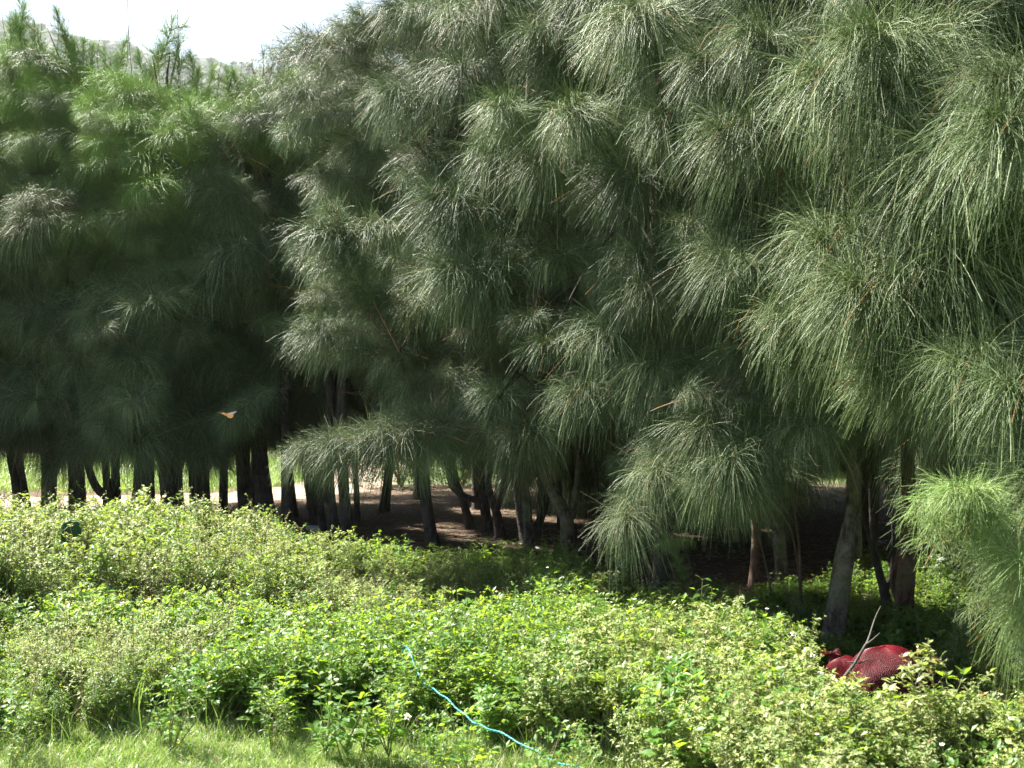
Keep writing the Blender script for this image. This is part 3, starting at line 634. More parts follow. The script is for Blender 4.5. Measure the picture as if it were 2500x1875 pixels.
T_right = Tree([(3.35, 6.5, 0), (3.3, 6.45, 1.5), (3.2, 6.3, 3.0), (3.1, 6.2, 5)], [.12, .10, .08, .05], 'tree at the right edge whose sprays hang closest to the camera', 'bark', GR, H=6.2, zb=1.3, Rc=2.0)
RT = [T_bent, T_mid, T_red, T_grey, T_main, T_brown, T_fork, T_back, T_right]
for t, n in zip(RT, (80, 90, 40, 40, 80, 60, 18, 36, 80)): t.fill(n, sc=1.1, slack=0)

# dark back rows closing the grove to the right
for k, (x, y, w, lab) in enumerate([(1.7, 13.0, .07, 'dark trunk deep in the shade behind the mossy trunk'), (2.6, 12.5, .07, 'dark trunk deep in the shade left of the leaning tree'), (3.6, 11.6, .08, 'dark trunk far behind the red sack'), (4.4, 10.6, .08, 'dark tree behind the sunlit shrubs at right'), (5.0, 9.0, .08, 'dark tree closing the right edge behind the bright green branch'), (2.2, 15.5, .07, 'back row tree lost in shade, right half, farther one'), (4.3, 14.0, .08, 'back row tree lost in shade near the right edge'), (0.9, 15.5, .06, 'far back row trunk beside the bright gap'), (-.5, 16.5, .06, 'far back row trunk behind the slanting black one'), (-1.8, 16.0, .06, 'far back row trunk above the white litter'), (-2.5, 14.6, .06, 'back row tree behind the long reaching branch, nearer one'), (-3.0, 15.6, .06, 'back row tree in the dark gap right of the left stand'), (-2.9, 17.6, .06, 'rearmost tree in the dark gap right of the left stand'), (-1.5, 18.2, .07, 'rearmost tree behind the lone black trunk'), (-.2, 18.8, .07, 'rearmost tree behind the crooked fork'), (.9, 19.2, .06, 'rearmost tree behind the bent grey tree'), (3.2, 17, .08, 'last row tree far behind the leaning trunk'), (1.6, 18, .08, 'last row tree right of the bright gap'), (5.2, 16.5, .08, 'last row tree far behind the red-brown trunk'), (6.4, 13.5, .08, 'last row tree behind the right edge'), (4.2, 19.0, .08, 'rearmost tree behind the mossy slender tree'), (2.4, 20.0, .08, 'rearmost tree behind the lowest hanging spray')]):
    t = Tree([(x, y, 0), (x + rng.normal(0, .08), y, 1.1), (x + rng.normal(0, .15), y, 2.4), (x, y, 4.4)], [w * 1.25, w, w * .85, w * .5], lab, 'bark', GM, H=6.4, zb=2.1 if x < 1 else 1.3, Rc=1.7, sides=8)
    t.fill(40, sc=1.35, slack=40 if x > 1 else 5); t.skirt(75 if x > 1.4 else 34 if x < -1.3 else 24, .5 if x > 1.4 else 1.1 if x < -1.3 else 1.45, 2.4, 1.25, slack=110 if x > 1.4 else 10, rk=1.3); trees.append(t)

# ---------- boughs of the near crowns set out one by one after the photograph
M1 = trees[[i for i, t in enumerate(trees) if 'lone black trunk' in t.label][0]]
def fd(px): return float(np.interp(px, [600, 700, 900, 1200, 1500, 1800, 2100, 2500], [10.6, 10.2, 9.6, 8.7, 7.7, 6.7, 5.7, 5.0]))
def near_tree(x):
    if x < -.35: return M1
    return min([T_bent, T_mid, T_main, T_right], key=lambda t: abs(t.base[0] - x - .15))
Ldir, Cdir, Rdir, UL = R(205), R(255), R(320), R(180)
S = 1.13
hero = [
 (840, 10, 'n0', Ldir, 1.0, 0, .9), (920, 0, 'b1', Cdir, 1.0, 0, .8), (980, 30, 'n1', Ldir, 1.0, 0, .7), (1060, 0, 'n0', Cdir, 1.0, 0, .7), (1140, -20, 'n1', Rdir, 1.0, 0, .6), (1230, -10, 'n0', Ldir, 1.0, 0, .6), (1310, -30, 'n1', Cdir, 1.0, 0, .5), (1250, 10, 'b3', Rdir, 1.0, 0, 1.2), (1180, 20, 'b2', Ldir, 1.0, 0, 1.3), (900, 40, 'b3', Ldir, 1.0, 0, 1.4), (1010, 60, 'b3', Cdir, 1.0, 0, 1.4),  # (x, y in the 2212 px picture, kind, azimuth, scale, fresh, depth offset)
 (830, 190, 'n0', Ldir, 1.05, 0, 0), (900, 130, 'b1', Ldir, 1.0, 0, .4), (1000, 150, 'n1', Cdir, .9, 0, .2), (1090, 225, 'n0', Cdir, 1.0, .25, -.3), (1245, 225, 'n0', Cdir, 1.0, .2, -.3),
 (1150, 60, 'b0', Ldir, 1.0, 0, .2), (1290, 50, 'b1', Cdir, 1.0, 0, .1), (1400, 30, 'n1', Cdir, 1.0, 0, -.1), (1390, 110, 'n0', Ldir, .9, 0, .1), (1500, 120, 'n0', Ldir, .9, 0, -.2),
 (1550, 280, 'n1', Ldir, 1.05, .1, -.4), (1620, 60, 'n0', Ldir, 1, 0, 0), (1760, 160, 'n1', Ldir, 1.1, .1, -.5), (1850, 60, 'n0', Ldir, 1.05, .2, -.4), (1950, 200, 'n1', Cdir, 1.0, 0, -.2),
 (2130, 160, 'n0', Ldir, .9, .1, -.5), (2150, 260, 'n1', Ldir, .85, .1, -.6), (2060, 340, 'n1', Ldir, 1.0, .1, -.3), (1700, 440, 'b2', Ldir, .9, 0, .5), (1830, 400, 'b2', Cdir, .9, 0, .4),
 (1770, 520, 'n1', Ldir, 1.0, .1, -.3), (1840, 620, 'n1', Ldir, 1.0, .15, -.4), (1680, 670, 'n0', Ldir, .9, .05, .1), (1550, 500, 'b1', Cdir, .85, 0, .4), (1560, 560, 'n1', Cdir, .9, 0, .1), (1640, 570, 'b2', Cdir, .8, 0, .2),
 (1370, 390, 'n1', Cdir, .9, 0, .1), (1300, 330, 'b2', Ldir, 1.0, 0, .2), (1180, 340, 'n1', Cdir, .95, 0, -.1), (1050, 330, 'n1', Ldir, .9, 0, 0), (930, 425, 'n1', Ldir, 1.0, 0, -.2), (870, 330, 'b3', Ldir, 1.0, 0, .3),
 (950, 575, 'n0', Ldir, 1.0, 0, -.3), (1060, 520, 'b2', Ldir, .9, 0, .1), (1180, 560, 'b3', Cdir, .85, 0, .4), (1290, 590, 'b2', Ldir, .85, 0, .4), (1470, 480, 'b2', Ldir, .9, 0, .2), (1430, 250, 'n1', Ldir, .95, 0, 0),
 (670, 690, 'b2', Ldir, .85, 0, .1), (760, 720, 'b2', Cdir, .8, 0, 0), (700, 600, 'b1', Ldir, .75, 0, .1), (690, 560, 'spray0', Ldir, 1.0, 0, 0), (870, 590, 'b2', Ldir, .7, 0, .7), (880, 650, 'spray1', Ldir, 1.1, 0, .4),
 (1110, 690, 'b2', Ldir, .8, 0, -.1), (1170, 740, 'b3', Cdir, .85, 0, -.1), (1230, 850, 'n1', Ldir, .75, 0, -.1), (1330, 720, 'n1', Cdir, .9, 0, .2), (1400, 800, 'hang', Cdir, .8, 0, .3),
 (980, 830, 'spray0', Cdir, 1.2, 0, .3), (1080, 855, 'spray1', Cdir, 1.1, 0, .3), (860, 840, 'b3', Ldir, .7, 0, 0), (820, 900, 'b3', Ldir, .65, 0, 0), (900, 905, 'b3', Cdir, .65, 0, -.1),
 (650, 975, 'b3', UL, .8, 0, -1.1), (700, 965, 'n1', UL, .8, 0, -1.1), (745, 955, 'b3', Ldir, .8, 0, -1.1), (790, 950, 'n1', R(190), .8, 0, -1.0), (840, 935, 'b4', Ldir, .75, 0, -.9), (720, 975, 'spray1', Cdir, 1, 0, -1.2), (650, 985, 'spray1', Cdir, .9, 0, -1.2), (870, 950, 'b4', Ldir, .75, 0, -.7), (900, 980, 'hang', Cdir, .6, 0, -.6), (960, 950, 'spray1', Cdir, 1.0, 0, .1), (1040, 940, 'spray2', Ldir, 1.1, 0, .2), (1150, 930, 'spray1', Cdir, 1.1, 0, .4),
 (1340, 1130, 'hang', Ldir, .75, .05, -.2), (1400, 1030, 'hang', Ldir, .7, 0, 0), (1560, 1000, 'hang', Ldir, .7, 0, .2), (1500, 930, 'hang', Ldir, .75, 0, .2), (1610, 1060, 'hang', Cdir, .6, 0, .4), (1450, 960, 'hang', Cdir, .7, 0, .3), (1520, 1050, 'hang', Cdir, .6, .1, .2), (1480, 850, 'b3', Ldir, .8, 0, .3),
 (1400, 560, 'n1', Cdir, .9, 0, .2), (1420, 630, 'b2', Cdir, .85, 0, .1), (1440, 640, 'hang', Ldir, .9, 0, .5), (1400, 700, 'b3', Cdir, .9, 0, .4), (1460, 760, 'hang', Cdir, .85, 0, .6), (1430, 860, 'hang', Ldir, .8, 0, .5), (1610, 480, 'hang', Cdir, .9, 0, .5), (1600, 640, 'hang', Cdir, .9, 0, .6), (1640, 760, 'hang', Ldir, .9, 0, .7), (1560, 850, 'hang', Cdir, .8, 0, .9), (1130, 480, 'hang', Cdir, .9, 0, .6),
 (1875, 790, 'n0', Ldir, .75, .25, -.1), (2060, 790, 'n1', Ldir, .85, .15, -.3), (2170, 840, 'n1', Ldir, .85, .1, -.3), (1965, 730, 'hang', Cdir, .7, .05, 0), (2110, 890, 'hang', Cdir, .7, 0, 0), (1960, 700, 'n1', Ldir, .9, .05, .1), (2110, 560, 'n1', Cdir, 1, 0, 0), (2170, 700, 'hang', Cdir, .9, 0, .2), (1990, 480, 'n1', Ldir, .95, 0, 0),
 (1720, 800, 'b3', Ldir, .9, 0, .5), (1600, 780, 'b4', Cdir, .9, 0, .6), (1500, 680, 'b3', Cdir, .9, 0, .5), (1750, 930, 'hang', Cdir, .7, 0, .8), (1650, 900, 'b4', Cdir, .8, 0, .8), (1570, 930, 'hang', Cdir, .7, 0, .8),
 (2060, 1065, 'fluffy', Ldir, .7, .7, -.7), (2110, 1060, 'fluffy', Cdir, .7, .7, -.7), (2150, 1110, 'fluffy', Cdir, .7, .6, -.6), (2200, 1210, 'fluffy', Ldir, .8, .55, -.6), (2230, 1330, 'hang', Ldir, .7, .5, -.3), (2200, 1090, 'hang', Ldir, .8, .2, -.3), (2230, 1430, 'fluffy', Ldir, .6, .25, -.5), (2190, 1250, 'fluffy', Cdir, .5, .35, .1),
]
for x, y, k, az, sc, fr, dof in hero:
    d = fd(x * S) + dof; p = P(x * S, y * S, d); near_tree(p[0]).bough(k, p, az + rng.normal(0, .12), sc, fr, check=False, limb=not ((x > 1980 and y > 950) or (x < 910 and y > 930)))
mb = MB(); q = smooth_path([M1.at(2.3), P(1085, 1040, 10.6), P(960, 1072, 9.8), P(840, 1096, 9.3), P(700, 1112, 9.1)], 18) - M1.base
tube(mb, q, np.linspace(.020, .006, 18), 7, wob=.04); mb.build('limb', M['twig_grey'], M1.root)
# the pale plume at the left of the big crown, and two slim tops against the sky
M1.bough('plume', P(722 * S, 430 * S, 9.3), R(165), 1.0, 0.05, check=False)
M1.bough('plume', P(740 * S, 490 * S, 9.4), R(150), .9, 0, check=False)
for x, y, k, sc in ((670, 500, 'spray0', 1.1), (780, 500, 'spray0', 1.0), (700, 560, 'c2', .7), (770, 570, 'c2', .7), (670, 640, 'c3', .75), (740, 640, 'c3', .7), (800, 660, 'c3', .7), (655, 720, 'n1', .7), (700, 740, 'c4', .8), (760, 770, 'c4', .7)):
    M1.bough(k, P(x * S, y * S, 9.3), Ldir + rng.normal(0, .4), sc, 0, check=False, limb=False)
M1.bough('sparse', P(612 * S, 70 * S, 11.2), R(160), .95, 0, check=False)
for x, y, k, sc in ((640, 190, 'b2', .9), (590, 200, 'b3', .7), (680, 150, 'b3', .8), (660, 260, 'b3', .9), (620, 290, 'b4', .8), (705, 40, 'sparse', .9), (735, 60, 'b1', .9), (700, 120, 'b3', .8), (760, 20, 'b0', .9), (800, 60, 'b1', .9), (760, 140, 'b3', .9), (790, 350, 'b4', .9), (740, 310, 'b3', .9)):
    M1.bough(k, P(x * S, y * S, 10.9), Ldir + rng.normal(0, .3), sc, 0, check=False)
# lit tufts of the left stand
LT = [t for t in trees if t.root.get('group') == GL]
for x, y, k, az, sc, fr, d in [(430, 370, 'b1', Cdir, .9, .1, 12.2), (500, 385, 'b1', Rdir, .9, .1, 12.2), (450, 450, 'b3', Cdir, 1, .05, 12.1), (510, 470, 'b3', Rdir, .9, 0, 12.2), (560, 440, 'b4', Rdir, .9, 0, 12.3), (100, 470, 'b3', Rdir, 1.1, 0, 12.0), (30, 430, 'b2', Ldir, 1.0, 0, 12.0), (40, 500, 'hang', Cdir, 1.0, 0, 12.1),
                               (250, 340, 'b2', Cdir, .9, .1, 12.6), (90, 210, 'b2', Cdir, 1, .2, 12.6), (130, 290, 'b3', Cdir, 1, .1, 12.5), (330, 330, 'b2', Cdir, .9, .1, 12.6), (40, 110, 'b1', Cdir, 1, .2, 12.8), (240, 770, 'b4', Ldir, .9, 0, 13.1), (220, 600, 'b4', Cdir, .9, 0, 13.1), (430, 600, 'b4', Cdir, 1, 0, 13.2), (350, 530, 'b4', Cdir, 1, 0, 13.2),
                               (105, 1010, 'spray2', Ldir, 1.1, 0, 13.3), (60, 700, 'hang', Cdir, 1, 0, 13.4), (330, 930, 'spray2', Cdir, 1.0, 0, 13.3), (420, 930, 'hang', Cdir, .8, 0, 13.3), (180, 890, 'hang', Cdir, .8, 0, 13.4), (480, 1000, 'spray2', Rdir, 1, 0, 13.4)]:
    p = P(x * S, y * S, d); t = min(LT, key=lambda q: abs(q.base[0] - p[0])); t.bough(k, p, az + rng.normal(0, .15), sc, fr, check=False)
# upright young shoots along the skyline of the left stand
for x, y, sc, fr in [(55, 30, 1.0, 1), (120, 40, .8, .7), (375, 60, 1.15, .8), (382, 110, 1.1, .8), (268, 110, .8, 1), (300, 130, .6, .8), (200, 120, .7, 1), (490, 170, .8, 1), (160, 110, .7, 1), (20, 60, .9, .9), (430, 170, .7, 1), (530, 190, .7, 1), (330, 180, .9, 1), (90, 120, 1, 1), (240, 180, 1, 1), (150, 190, 1, 1), (450, 230, 1, 1), (520, 250, 1, 1), (390, 230, 1, .9), (280, 250, 1, 1), (560, 210, .8, .9), (480, 300, 1, .9), (360, 300, .9, .9), (75, 70, .9, 1), (35, 55, .7, .9), (140, 95, .9, .8), (225, 125, .8, 1), (250, 140, .6, .8), (345, 120, .8, .9), (410, 135, .7, .9), (460, 165, .8, 1), (505, 175, .7, .9), (550, 195, .7, 1), (180, 105, .6, 1)]:
    p = P(x * S, (y - 22) * S, 13.6); sc *= 1.25; t = min(LT, key=lambda q: abs(q.base[0] - p[0])); t.bough('up%d' % rng.integers(0, 3), p, rng.uniform(0, 6.28), sc, fr, check=False, limb=False)

# denser second layer behind the set-out boughs
check_slack = 0
k = 0
while k < 190:
    px = rng.uniform(800, 2620); py = rng.uniform(-60, 1380)
    if py > low_limit(px) - 90: continue
    if px < 800 and py < 430: continue
    d = fd(px) + rng.uniform(.55, 2.0); p = P(px, py, d)
    kd = rng.choice(['b1', 'b2', 'b3', 'b4', 'n0', 'n1', 'hang'])
    near_tree(p[0]).bough(kd, p, rng.choice([Ldir, Cdir, Rdir, R(180)]) + rng.normal(0, .3), rng.uniform(.75, 1.05), 0, limb=(k % 3 == 0)); k += 1

# bare leader twigs above the left skyline, one mesh per twig as parts of their tree
for x0, y0, x1, y1 in [(325, 160, 310, -40), (300, 170, 312, 0), (155, 110, 170, 10), (250, 150, 251, 60), (440, 150, 430, -20), (110, 100, 95, 30), (135, 110, 137, 30), (570, 190, 590, 150), (520, 190, 560, 140), (20, 60, 20, -10), (395, 190, 385, 110), (530, 200, 540, 150)]:
    a = P(x0, y0 + 60, 13.5); b = P(x1, y1, 13.5); t = min(LT, key=lambda q: abs(q.base[0] - a[0]))
    mb = MB(); q = smooth_path([a, (a + b) / 2 + rng.normal(0, .04, 3), b], 8) - t.base; tube(mb, q, np.linspace(.005, .002, 8), 5); mb.build('leader_twig', M['twig_dry'], t.crown)
for t in trees + RT: t.finish()
# broken stubs
def stub(tree, a, b, d, r0, mat):
    mb = MB(); q = smooth_path([P(*a, d), P(*b, d - .05)], 5) - tree.base; tube(mb, q, np.linspace(r0, r0 * .5, 5), 7, wob=.06); mb.build('broken_stub', M[mat], tree.root)
stub(T_main, (2068, 1206), (2036, 1199), 7.28, .012, 'twig_dry')
stub([t for t in trees if 'front dark trunk' in t.label][0], (405, 1260), (393, 1200), 12.95, .03, 'bark')
stub([t for t in trees if 'ragged dead stub' in t.label][0], (612, 1210), (622, 1150), 13.55, .035, 'bark')

# ------------------------------------------------------------------ saplings and thin stems
def sapling(pl, d, r0, label, boughs=(), mat='bark_red', fresh=.6, name='she_oak_sapling'):
    pts = trunk_px(pl, d); base = pts[0].copy(); base[2] = hz(base[0], base[1]) - .02; pts[0][2] = base[2]
    o = empty(name, Vector(base), label, 'sapling', 'thin saplings under the right trees'); q = smooth_path(pts, 16)
    mb = MB(); tube(mb, q - base, np.linspace(r0, r0 * .35, 16), 7, wob=.04); mb.build('stem', M[mat], o)
    for x, y, k, az, sc, fr in boughs:
        place_bough(k, P(x, y, d), az, sc, o, base, fr, check=False)
    return o
sapling([(1895, 1460), (1870, 1380), (1845, 1290), (1800, 1190), (1770, 1150)], 8.6, .011, 'thin bare reddish stem slanting left, below the bright green tuft')
sapling([(1955, 1450), (1952, 1350), (1942, 1260), (1935, 1180), (1915, 1080)], 8.4, .013, 'straight red-brown sapling between the grey slender tree and the leaning tree', [(1990, 1215, 'sparse', Rdir, .55, .1)])
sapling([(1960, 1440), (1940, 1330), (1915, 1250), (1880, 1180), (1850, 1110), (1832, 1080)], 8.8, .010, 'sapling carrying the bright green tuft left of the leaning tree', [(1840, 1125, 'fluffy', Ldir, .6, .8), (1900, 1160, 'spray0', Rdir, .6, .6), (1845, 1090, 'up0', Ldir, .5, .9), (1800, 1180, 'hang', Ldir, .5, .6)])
sapling([(1700, 1450), (1690, 1400), (1670, 1330), (1660, 1290)], 8.9, .008, 'low sapling with fresh green threads right of the lowest hanging spray', [(1680, 1320, 'fluffy', Rdir, .5, .9), (1650, 1350, 'up1', Cdir, .5, .8)])
sapling([(1990, 1540), (1950, 1500), (1920, 1440)], 7.6, .007, 'dull green wispy sapling at the foot of the leaning tree', [(1950, 1470, 'up2', Ldir, .55, .2), (1985, 1500, 'up0', Rdir, .5, .2), (1930, 1520, 'sparse', Ldir, .5, .15), (1900, 1500, 'up1', Ldir, .45, .2)])
sapling([(2330, 1640), (2340, 1560), (2360, 1500)], 6.6, .007, 'dark feathery sapling right of the red sack', [(2350, 1520, 'up1', Ldir, .6, .3), (2380, 1580, 'fluffy', Rdir, .6, .25), (2400, 1480, 'sparse', Cdir, .6, .3), (2440, 1620, 'up0', Rdir, .6, .3)])

# ------------------------------------------------------------------ ground cover
ROPE = np.array([P(1500, 1895, 4.62), P(1455, 1872, 4.72), P(1330, 1832, 4.93), P(1200, 1775, 5.2), P(1140, 1735, 5.4), P(1075, 1690, 5.6), P(1030, 1640, 5.8) - [0, 0, .01], P(992, 1583, 6.05) + [0, 0, .02]])
def rope_clear(p):
    a = ROPE[:, :2]; d = 9
    for i in range(len(a) - 1):
        u = a[i + 1] - a[i]; t = np.clip(((p - a[i]) @ u) / (u @ u), 0, 1); d = min(d, np.linalg.norm(p - a[i] - u * t))
    return d
def lawn_edge(x): return np.interp(x, [-6, -2.0, -1.2, -.5, .2, .5, 1.0, 6], [5.55, 5.6, 6.0, 5.75, 5.35, 5.0, 4.2, 4.0])
def nse(x, y, s, k=0): return math.sin(x * s + k) * math.cos(y * s * 1.2 + k * 2) * .6 + math.sin(x * s * 2.3 - y * s * 1.7 + k) * .4

broads = [broad_plant(300 + k, h=.34 + .06 * (k % 3), leafl=.078 + .010 * (k % 2)) for k in range(5)]
broads_fl = [broad_plant(320 + k, h=.40, leafl=.068, flowers=1) for k in range(2)]
bushies = [bushy_plant(340 + k, h=.6 + .05 * (k % 3)) for k in range(6)]
greens = [bushy_plant(360 + k, h=.45, leafs=.026, dens=.9, mats=[M['broad'], M['twig_green'], M['twig_dry']]) for k in range(3)]
M['pale'] = leaf_mat('pale_green_leaves', (.12, .20, .045), (.23, .30, .085), (.42, .42, .18), trans=.38, tcol=(.38, .5, .06), rough=.5, spec=.35, dead=(.30, .18, .06), deadcut=.975)
pales = [bushy_plant(380 + k, h=.5, leafs=.027, dens=1.15, mats=[M['pale'], M['twig_green'], M['twig_dry']]) for k in range(4)]
PLANTS = broads + broads_fl + bushies + greens + pales   # indices 0-4 broad, 5-6 flowering, 7-12 bushy, 13-15 small green
pts, scl, idx = [], [], []
def target_h(x, y):
    h = np.interp(x, [-6, -3.5, -2.2, -1.2, -.4, .6, 2, 4], [.74, .70, .58, .42, .36, .33, .40, .5])
    return float(h)
for k in range(15500):
    y = rng.uniform(3.9, 13.2); x = rng.uniform(-.5 * y - .4, .5 * y + .6)
    e = lawn_edge(x) + .2 * nse(x, y, 3)
    if y < e and (y < e - .9 or rng.random() > .05): continue
    nz = nse(x, y, 1.9, 1.3)
    bushy_front = 7.35 + .35 * math.sin(x * 2) + (x + 2) * .12
    back = np.interp(x, [-6, -3, -2, -1, 0, .8, 1.4, 2.2, 3, 5], [10.4, 10.6, 10.4, 9.9, 9.7, 9.8, 9.0, 9.4, 10.3, 10.8]) + .35 * nz
    if y > back: continue
    w = target_h(x, y)
    if x < .2 and y > bushy_front and not (x > -1.2 and y > 9.4):
        if rng.random() > .5 + .25 * nz: continue
        i = rng.choice([7, 8, 9, 10, 11, 12, 8, 9, 13, 14, 15, 13, 0, 16, 17]); s = w / (.62 if i >= 7 and i < 13 else .45) * rng.uniform(.8, 1.12)
        if i >= 13: s *= rng.uniform(.85, 1.1)
        if i == 0: s *= .9
        edge = np.clip((y - bushy_front) / .5, .62, 1); s *= edge
    elif x < -1.55 - .25 * nz and y < 6.9:                 # shaded tangle in the lower left
        if rng.random() > .6: continue
        i = rng.choice([7, 9, 13, 14, 15, 1, 13]); s = rng.uniform(.6, .95) * (.42 / .5) 
    elif x > .25 + .3 * nz and y < 6.9 - .15 * x:         # pale bushy weeds at the lower right
        if rng.random() > .62: continue
        i = rng.choice([16, 17, 18, 19, 16, 17, 18, 19, 14, 13, 2, 5, 3]); s = rng.uniform(.6, 1.0)
        if i < 7: s *= 1.2
        if 1.5 < x < 2.6 and 5.4 < y < 7.2: s *= .5
    elif y > 9.3 and x > -1.4:                             # shade plants at the foot of the grove
        if rng.random() > .5: continue
        i = rng.choice([0, 1, 2, 13, 14]); s = rng.uniform(.7, 1.05)
        if x > 1.0 and rng.random() < .45: continue
        if 1.6 < x < 2.6: s *= .75
    else:
        if rng.random() > .85: continue
        i = rng.choice([0, 1, 2, 3, 4, 5, 6, 13, 14]); s = rng.uniform(.7, 1.1) * .95
        if x > .4: s *= .9
    dd = rope_clear(np.array([x, y]))
    if abs(x + 3.22) < .2 and 7.7 < y < 8.33: s *= .72
    if x > .6 and y > 7.0: s *= float(np.interp(y, [7.0, 7.8, 8.6], [1, .72, .62]))
    if x > 1.55 and x < 2.4 and 6.4 < y < 7.5: s *= .6
    if dd < .03: continue
    if dd < .30 and y < 5.75 : s *= .62 + dd * .6
    if abs(x - 2.09) < .42 and 5.7 < y < 6.95: continue     # room for the sack
    if abs(x - 2.0) < .5 and 5.0 < y <= 5.7: s *= .62
    pts.append((x, y, hz(x, y) - .015)); scl.append(s); idx.append(i)
scatter('weeds', pts, PLANTS, 'dense sunlit tangle of leafy weeds covering the ground before the trees', 'weeds', scl=np.array(scl), idx=np.array(idx), seed=5)

tufts = [grass_tuft(400 + k, n=30, h=.045 + .016 * k) for k in range(4)] + [grass_tuft(410, n=12, h=.22, spread=.05, w=.006), grass_tuft(411, n=8, h=.28, spread=.05, w=.005)]
pts, idx, scl = [], [], []
for k in range(17000):
    y = rng.uniform(3.6, 6.9); x = rng.uniform(-.5 * y - .3, .5 * y + .3)
    e = lawn_edge(x) + .2 * nse(x, y, 3)
    if y > e + .55 and rng.random() < .9: continue
    near_edge = abs(y - e) < .35
    i = rng.choice([4, 5]) if (near_edge and rng.random() < .04) else int(rng.integers(0, 4))
    pts.append((x, y, hz(x, y) - .01)); idx.append(i); scl.append(rng.uniform(.55, 1.15) * (.95 if near_edge else .8 + .15 * nse(x, y, 2.2)))
scatter('grass', pts, tufts, 'short sunny lawn grass along the bottom edge', 'grass', scl=np.array(scl), idx=np.array(idx), seed=6, tilt=.25)
pts, idx, scl = [], [], []
for k in range(15000):
    y = 21.0 + 24 * rng.random() ** 1.3 if rng.random() < .8 else rng.uniform(18, 24); x = rng.uniform(-.55, .5) * y
    if x < -1.0 and y < 19.4 + .5 * max(0, x + 6) * .3: continue
    if abs(y - 31.5) < 1.4 and rng.random() < .97: continue
    yc = float(np.interp(x, [-16, -9, -5.5, -4.0], [17.2, 17.6, 18.2, 19.0]))
    if (x < -4 and abs(y - yc) < 1.05) or (abs(x + 3.2) < .95 and 18.6 < y): continue
    if x > -2.6 and y < 22.5: continue
    pts.append((x, y, hz(x, y) - .02)); idx.append(int(rng.integers(0, 4))); scl.append(rng.uniform(1.6, 3.4))
scatter('field_grass', pts, tufts[:4], 'bright sunlit grass of the open field beyond the trunks', 'grass', scl=np.array(scl), idx=np.array(idx), seed=7, tilt=.2)

# fallen needles, twigs and bits on the forest floor
def litter():
    mb = MB(); r = np.random.default_rng(9)
    for k in range(7000):
        y = r.uniform(9.3, 19); x = r.uniform(-.42, .5) * y; L_ = r.uniform(.04, .22); a = r.uniform(0, 6.28)
        p = np.array([x, y, hz(x, y) + .01]); d = np.array([math.cos(a), math.sin(a), r.uniform(-.02, .12)]) * L_
        tube(mb, [p, p + d * .5 + [0, 0, .006], p + d], [.004, .003, .002], 3, 0, cap=False)
    for k in range(2500):
        y = r.uniform(9.3, 19); x = r.uniform(-.42, .5) * y
        put_leaf(mb, np.array([x, y, hz(x, y) + .015]), r.uniform(0, 6.28), r.uniform(-.2, .5), r.uniform(.02, .06), r.uniform(.01, .03), r, n=2, mat=1)
    o = mb.build('leaf_litter', [M['twig_dry'], M['litter']]); tag(o, 'fallen twigs and dry leaves on the shaded forest floor', 'litter', kind='stuff')
M['litter'] = plain('dry_leaf', (.42, .34, .24), .8, c2=(.25, .16, .09))
litter()
# shrubs seen in the gap beyond the trunks
def shrub(loc, s, label, seed, dense=900):
    r = np.random.default_rng(seed); o = empty('shrub', Vector(loc), label, 'shrub', 'shrubs beyond the grove')
    mb = MB(); st = MB()
    for k in range(9):
        a = r.uniform(0, 6.28); top = np.array([math.cos(a) * .6 * s, math.sin(a) * .6 * s, r.uniform(.6, 1.1) * s]); tube(st, smooth_path([(0, 0, 0), top * .5 + [0, 0, .1 * s], top], 6), np.linspace(.02, .006, 6) * s, 5)
    for k in range(dense):
        d = r.normal(0, 1, 3); d /= np.linalg.norm(d); q = d * s * r.uniform(.45, 1.0) * (1 + .25 * math.sin(d[0] * 5) * math.cos(d[2] * 6)); q[2] = abs(q[2]) * .95 + .05
        put_leaf(mb, q, r.uniform(0, 6.28), r.uniform(-.5, .8), .12 * s ** .5, .055 * s ** .5, r, n=2)
    st.build('stem', M['twig_dry'], o); f = mb.build('foliage', M['far_leaf'], o); return o
shrub((-13.4, 29.0, 0), .62, 'small grey-green shrub beside the dark board at the left edge', 31)
shrub((-2.0, 20.6, 0), .8, 'dark low shrub beyond the bare soil, left of the black lone trunk', 32)
shrub((-.9, 20.9, 0), .7, 'low green shrub between the lone trunk and the crooked fork', 33)
shrub((3.9, 9.4, 0), .55, 'sunlit leafy shrub behind the red sack at right', 34, 1300)
shrub((4.7, 9.0, 0), .5, 'sunlit leafy shrub at right, under the bright green branch', 35, 1100)
for k, (x, y, s, lab) in enumerate([(-21, 46, 3.2, 'far round tree left end of the hedge line'), (-16, 47, 3.6, 'far dark tree seen above the grey board'), (-11, 48, 3.4, 'far dark tree behind the left stand'), (-6, 47, 3.3, 'far tree behind the sunny gap'), (-1, 48, 3.5, 'far tree beyond the middle grove'), (4, 47, 3.4, 'far tree beyond the bright gap'), (9, 48, 3.6, 'far tree behind the right trunks'), (15, 47, 3.5, 'far tree behind the leaning trunk'), (21, 46, 3.4, 'far tree at the right end of the hedge line')]):
    shrub((x, y, 0), s, lab, 50 + k, 1500)

